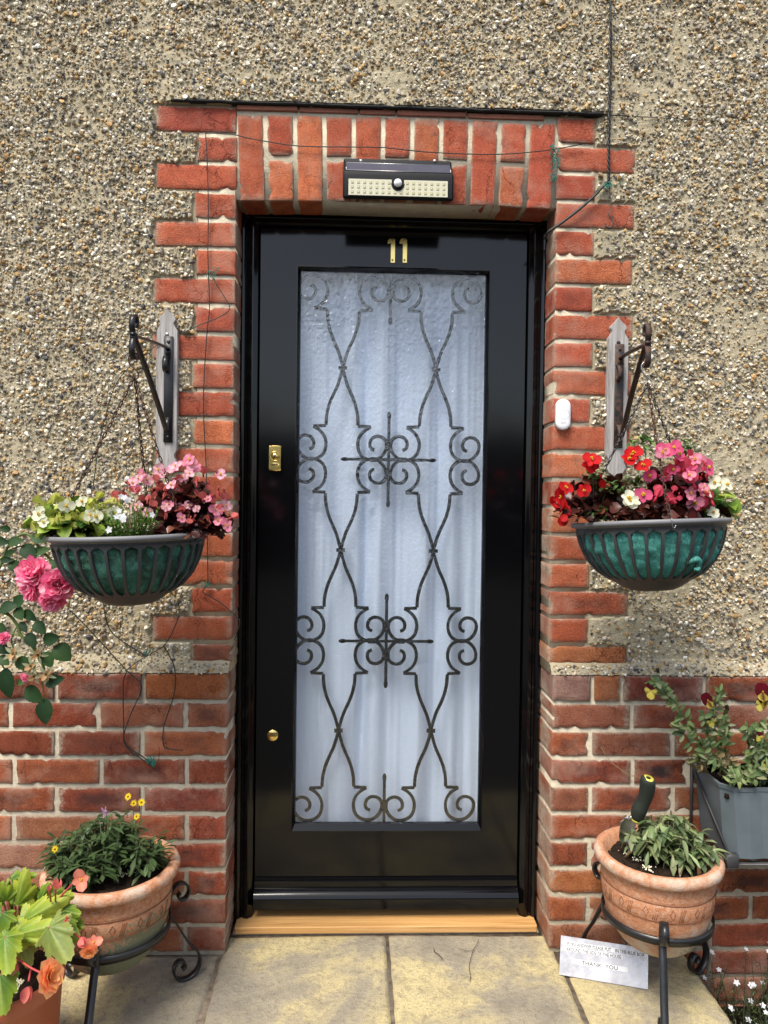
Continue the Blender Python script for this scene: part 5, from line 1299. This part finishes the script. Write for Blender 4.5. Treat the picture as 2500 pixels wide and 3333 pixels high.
r1=fmesh('bloom',rosebloom(3,.036),['petal']); r2=fmesh('bloom',rosebloom(5,.036),['petal']); r3=fmesh('bloom',rosebloom(9,.033),['petal']); random.seed(77)
inst(r1,'bloom',RT,P(*Z3(205,1780),-.285),(-.3,-1,.4),.98); inst(r2,'bloom',RT,P(*Z3(345,1850),-.295),(.3,-1,.1),1.0); inst(r3,'bloom',RT,P(*Z3(205,1870),-.28),(-.5,-.8,-.1),.9); inst(r3,'bloom',RT,P(*Z3(315,1930),-.285),(.1,-.8,-.6),.9)
def hip(mb):
    mb.ball((0,0,0),.006,(.20,.20,.08),sc=(1,1,1.2))
    for k in range(5):
        a=k*1.256; leaf(mb,(0,0,.004),(math.cos(a),math.sin(a),.3),(0,0,1),.022,.007,(.42,.44,.28),'lance',.3,.2,4)
    for k in range(12): q=rv(); leaf(mb,(0,0,.004),(q.x*.5,q.y*.5,1),(1,0,0),.007,.0015,(.20,.11,.05),'lance',.1,.1,2)
    for k in range(3): q=rv(); leaf(mb,(0,0,.003),(q.x,q.y,.4),(0,0,1),.016,.010,(.60,.38,.20),'round',.5,.3,5)
HP=fmesh('rose_hip',hip,['petal'])
for x,y,f in ((85,420,(0,-1,.2)),(235,420,(0,-1,-.2)),(198,490,(-.3,-1,0)),(210,545,(.1,-1,-.3)),(278,540,(.2,-1,0))): inst(HP,'rose_hip',RT,P(*Z5(x,y),-.25),f,1.15)
SP=fmesh('bloom',rosebloom(15,.015),['petal']); inst(SP,'bloom',RT,P(*Z5(25,325),-.25),(-.2,-1,.4),.9); inst(SP,'bloom',RT,P(*Z5(160,560),-.25),(-.2,-1,-.4),.8)
# ---------------------------------------------------------------- wires, twine and cable
def wire(name,label,cat,segs,mat='wire_dark',r=.0015,knots=(),Y=-.012,group=None):
    T=None; first=segs[0]; p0=P(*first[0][0],Y); T=thing(name,label,cat,p0,group)
    for pts,rr in segs:
        mb=MB(); w=[V(P(u,v,Y if len(q)==0 else q[0])) for u,v,*q in pts]; mb.tube(w,rr or r,5,smooth=6 if len(w)>2 else 0); mb.build('strand',mat,T)
    for (u,v,rad,n_) in knots:
        c=V(P(u,v,Y-.003)); mb=MB()
        for i in range(n_):
            q=[c+V((rnd(-1,1),rnd(-.4,.3),rnd(-1.2,1.2)))*rad for _ in range(5)]; mb.tube(q,.0007,4,smooth=4)
        mb.build('knot','twine_teal',T)
    return T
z=lambda f,l:[f(*p) for p in l]
Z1=lambda x,y:(x/1.3272,y/1.3272); Z2=lambda x,y:(1250+x/1.3272,y/1.3272)
wire('garden_wire','thin green wire strung across the brick arch above the solar light','wire',[(z(Z1,[(888,575),(1000,580),(1090,600),(1280,630),(1500,635)])+z(Z2,[(0,638),(200,658),(480,667),(700,650),(860,622)]),None)],Y=-.009,knots=[(*Z2(738,650),.014,5),(*Z2(742,700),.017,7),(*Z2(730,770),.012,4)])
wire('garden_wire','dark wire running down the bricks left of the door','wire',[(z(Z1,[(888,575),(895,700),(900,900),(898,1100),(905,1327)])+z(Z3,[(1245,300),(1225,600),(1222,830),(1238,1170),(1243,1400),(1245,1600),(1248,1850)]),None),(z(Z3,[(1248,1850),(1218,1885)])+z(Z5,[(1230,60),(1330,120),(1425,205),(1437,240),(1420,300),(1405,340)]),None),(z(Z3,[(1090,855),(1160,850),(1225,830),(1270,838)]),.0009)],Y=-.010,knots=[(*Z1(912,1190),.012,4),(*Z1(930,1165),.010,2),(*Z3(1245,1850),.008,3)])
wire('garden_wire','thin pale wire looping behind the left bracket down to the left basket','wire',[(z(Z3,[(1275,0),(1300,50),(1345,120),(1378,190),(1330,235),(1200,290),(1080,345)]),None),(z(Z3,[(955,410),(900,440),(760,560),(680,680),(630,850),(590,1030),(560,1260)]),None),(z(Z3,[(920,870),(860,920),(820,980),(700,1110),(530,1250)]),.0009)],mat='wire_green',r=.0013,Y=-.019)
wire('garden_wire','tangled dark wires hanging from under the left basket across the lower bricks','wire',[(z(Z5,[(410,150),(530,270),(760,520),(850,615),(790,770),(750,880),(745,950),(790,1010),(910,1090)]),None),(z(Z5,[(620,100),(640,230),(700,320),(880,435)]),None),(z(Z5,[(760,525),(740,600),(742,820),(755,960),(860,1040),(905,1075)]),None),(z(Z5,[(980,370),(1040,480),(1052,580),(1040,680),(985,850),(980,960),(1010,990),(1100,1000)]),None),(z(Z5,[(750,525),(820,470),(880,435),(940,400),(985,370),(1030,300),(1075,190)]),.0013),(z(Z5,[(905,1075),(950,1060),(955,975)]),.0008)],Y=-.040,knots=[(*Z5(905,1060),.011,7),(*Z5(930,1075),.010,5),(*Z5(885,415),.008,3)])
T=thing('hanging_cable','black twisted cable hanging down the pebbledash to a hook right of the arch','cable',P(1984,740,-.012))
mb=MB(); pts=catmull([V(P(u,v,-.016)) for u,v in ((1988,-260),(1987,-60),(1987,100),(1986,230),(1983,380),(1981,500),(1981,590))],14); t0=len(pts)
for sgn in (0,PI):
    mb.tube([p+V((math.cos(i*1.3+sgn),math.sin(i*1.3+sgn),0))*(.0026 if p.z<lipline(.6)+.25 else .0008) for i,p in enumerate(pts)],.0025,5)
mb.build('strand','wire_dark',T)
mb=MB(); pts=catmull([V(P(u,v,-.014)) for u,v in z(Z2,[(970,780),(978,850),(982,900),(970,925),(984,950)])],8)
for sgn in (0,PI): mb.tube([p+V((math.cos(i*.9+sgn)*.0016,0,0)) for i,p in enumerate(pts)],.0008,4)
mb.build('wire_end','chain_grey',T)
mb=MB(); mb.tube([V(P(*Z2(x,y),yy)) for x,y,yy in ((988,935,-.004),(990,960,-.016),(978,985,-.022),(960,980,-.022),(958,965,-.02))],.0023,6,smooth=4); mb.build('hook','rusty_iron',T)
mb=MB(); mb.tube([V(P(*Z2(x,y),yy)) for x,y,yy in ((972,786,-.016),(940,812,-.014),(900,855,-.014),(830,915,-.014),(760,968,-.012),(712,1000,-.010),(700,1022,.01),(696,1030,.05))],.0036,6,smooth=5); mb.build('cable_tail','wire_dark',T)
mb=MB(); c=V(P(*Z2(968,800),-.019))
for i in range(6): mb.tube([c+V((rnd(-1,1),rnd(-.3,.3),rnd(-1,1)))*.010 for _ in range(5)],.0008,4,smooth=4)
mb.tube([c,V(P(*Z2(1020,795),-.014)),V(P(*Z2(1075,786),-.014))],.0007,4,smooth=4); mb.tube([c,V(P(*Z2(945,830),-.014)),V(P(*Z2(915,862),-.012))],.0007,4,smooth=4)
mb.build('knot','twine_teal',T)
# ---------------------------------------------------------------- bed plant at the right
mb=MB(); mb.box(.815,2.6,-1.3,YP-.01,gz_-.05,gz_+.02); tag(mb.build('flower_bed','soil'),kind='structure')
T=thing('alyssum','dark fine leaved plant dotted with white flowers beside the step, bottom right','plant',(.98,-.28,gz_+.02))
mb=MB(); spots=[]
for q_ in range(560):
    x=rnd(.84,1.22); y=rnd(-.62,-.06); b=V((x,y,gz_+.02)); hh=rnd(.07,.19); tp_=b+V((rnd(-.04,.04),rnd(-.05,.04),hh)); mb.tube([b,(b+tp_)/2+rv()*.01,tp_],.0009,3,(.04,.05,.02))
    if x<1.1 and rnd(0,1)<.5: spots.append(tp_)
    for i in range(7):
        p=b.lerp(tp_,rnd(.2,1)); leaf(mb,p,rv()+V((0,0,.4)),(0,0,1),rnd(.008,.016),.003,jc(random.choice([(.03,.05,.018),(.05,.08,.03),(.04,.045,.02),(.09,.12,.04)]),.2),'lance',.2,.2,3)
mb.build('foliage','leaf',T)
random.shuffle(spots)
for p in spots[:95]: inst(FS,'flower',T,p+V((0,0,.002)),(rnd(-.5,.5),-.6,1),rnd(1.0,1.5))

# ---------------------------------------------------------------- small dry litter
F3=lambda x,y:(700+x/1.4426,2400+y/1.4426)
T=thing('dry_twig','thin dark dried stem lying on the paving in front of the oak threshold','twig',G(*F3(1200,1040),.004))
mb=MB(); mb.tube([V(G(*F3(x,y),.005)) for x,y in ((1238,950),(1228,975),(1215,995),(1200,1040),(1193,1080),(1200,1120),(1196,1145))],.0007,5,(.05,.04,.03),smooth=4)
mb.tube([V(G(*F3(x,y),.004)) for x,y in ((1215,995),(1190,1004),(1160,995),(1140,990))],.0004,4,smooth=3); mb.build('stem','flash_black',T)
T=thing('dry_twig','short dark curled stem lying on the paving near the middle joint','twig',G(*F3(1040,1010),.004))
mb=MB(); mb.tube([V(G(*F3(x,y),.005)) for x,y in ((1028,992),(1030,1005),(1050,1020),(1068,1040))],.0009,5,smooth=4); mb.build('stem','flash_black',T)
T=thing('dry_straw','long pale dry straw bent against the lower bricks above the trowel','straw',P(*Z6(740,990),-.04))
mb=MB(); mb.tube([V(P(*Z6(x,y),-.04)) for x,y in ((600,840),(625,890),(665,940),(740,995),(800,1022),(860,1042))],.0008,4,smooth=4); mb.tube([V(P(*Z6(x,y),-.04)) for x,y in ((700,965),(760,1015),(820,1035))],.0006,4,smooth=3); mb.build('stalk','straw',T)
# the opposite side of the street, mirrored in the paint
mb=MB()
for i in range(2600):
    x=rnd(-22,22); z=rnd(-.1,3.0)+.35*math.sin(x*1.3); y=-13+rnd(-.5,.5); d=rv()*.28; e=rv()*.28
    mb.quad(V((x,y,z)),V((x,y,z))+d,V((x,y,z))+d+e,V((x,y,z))+e)
mb.box(-22,22,-13.6,-13,gz_,2.6); hd_=mb.build('hedge','hedge_green'); tag(hd_,'dark green garden hedge along the far side of the front garden','hedge')
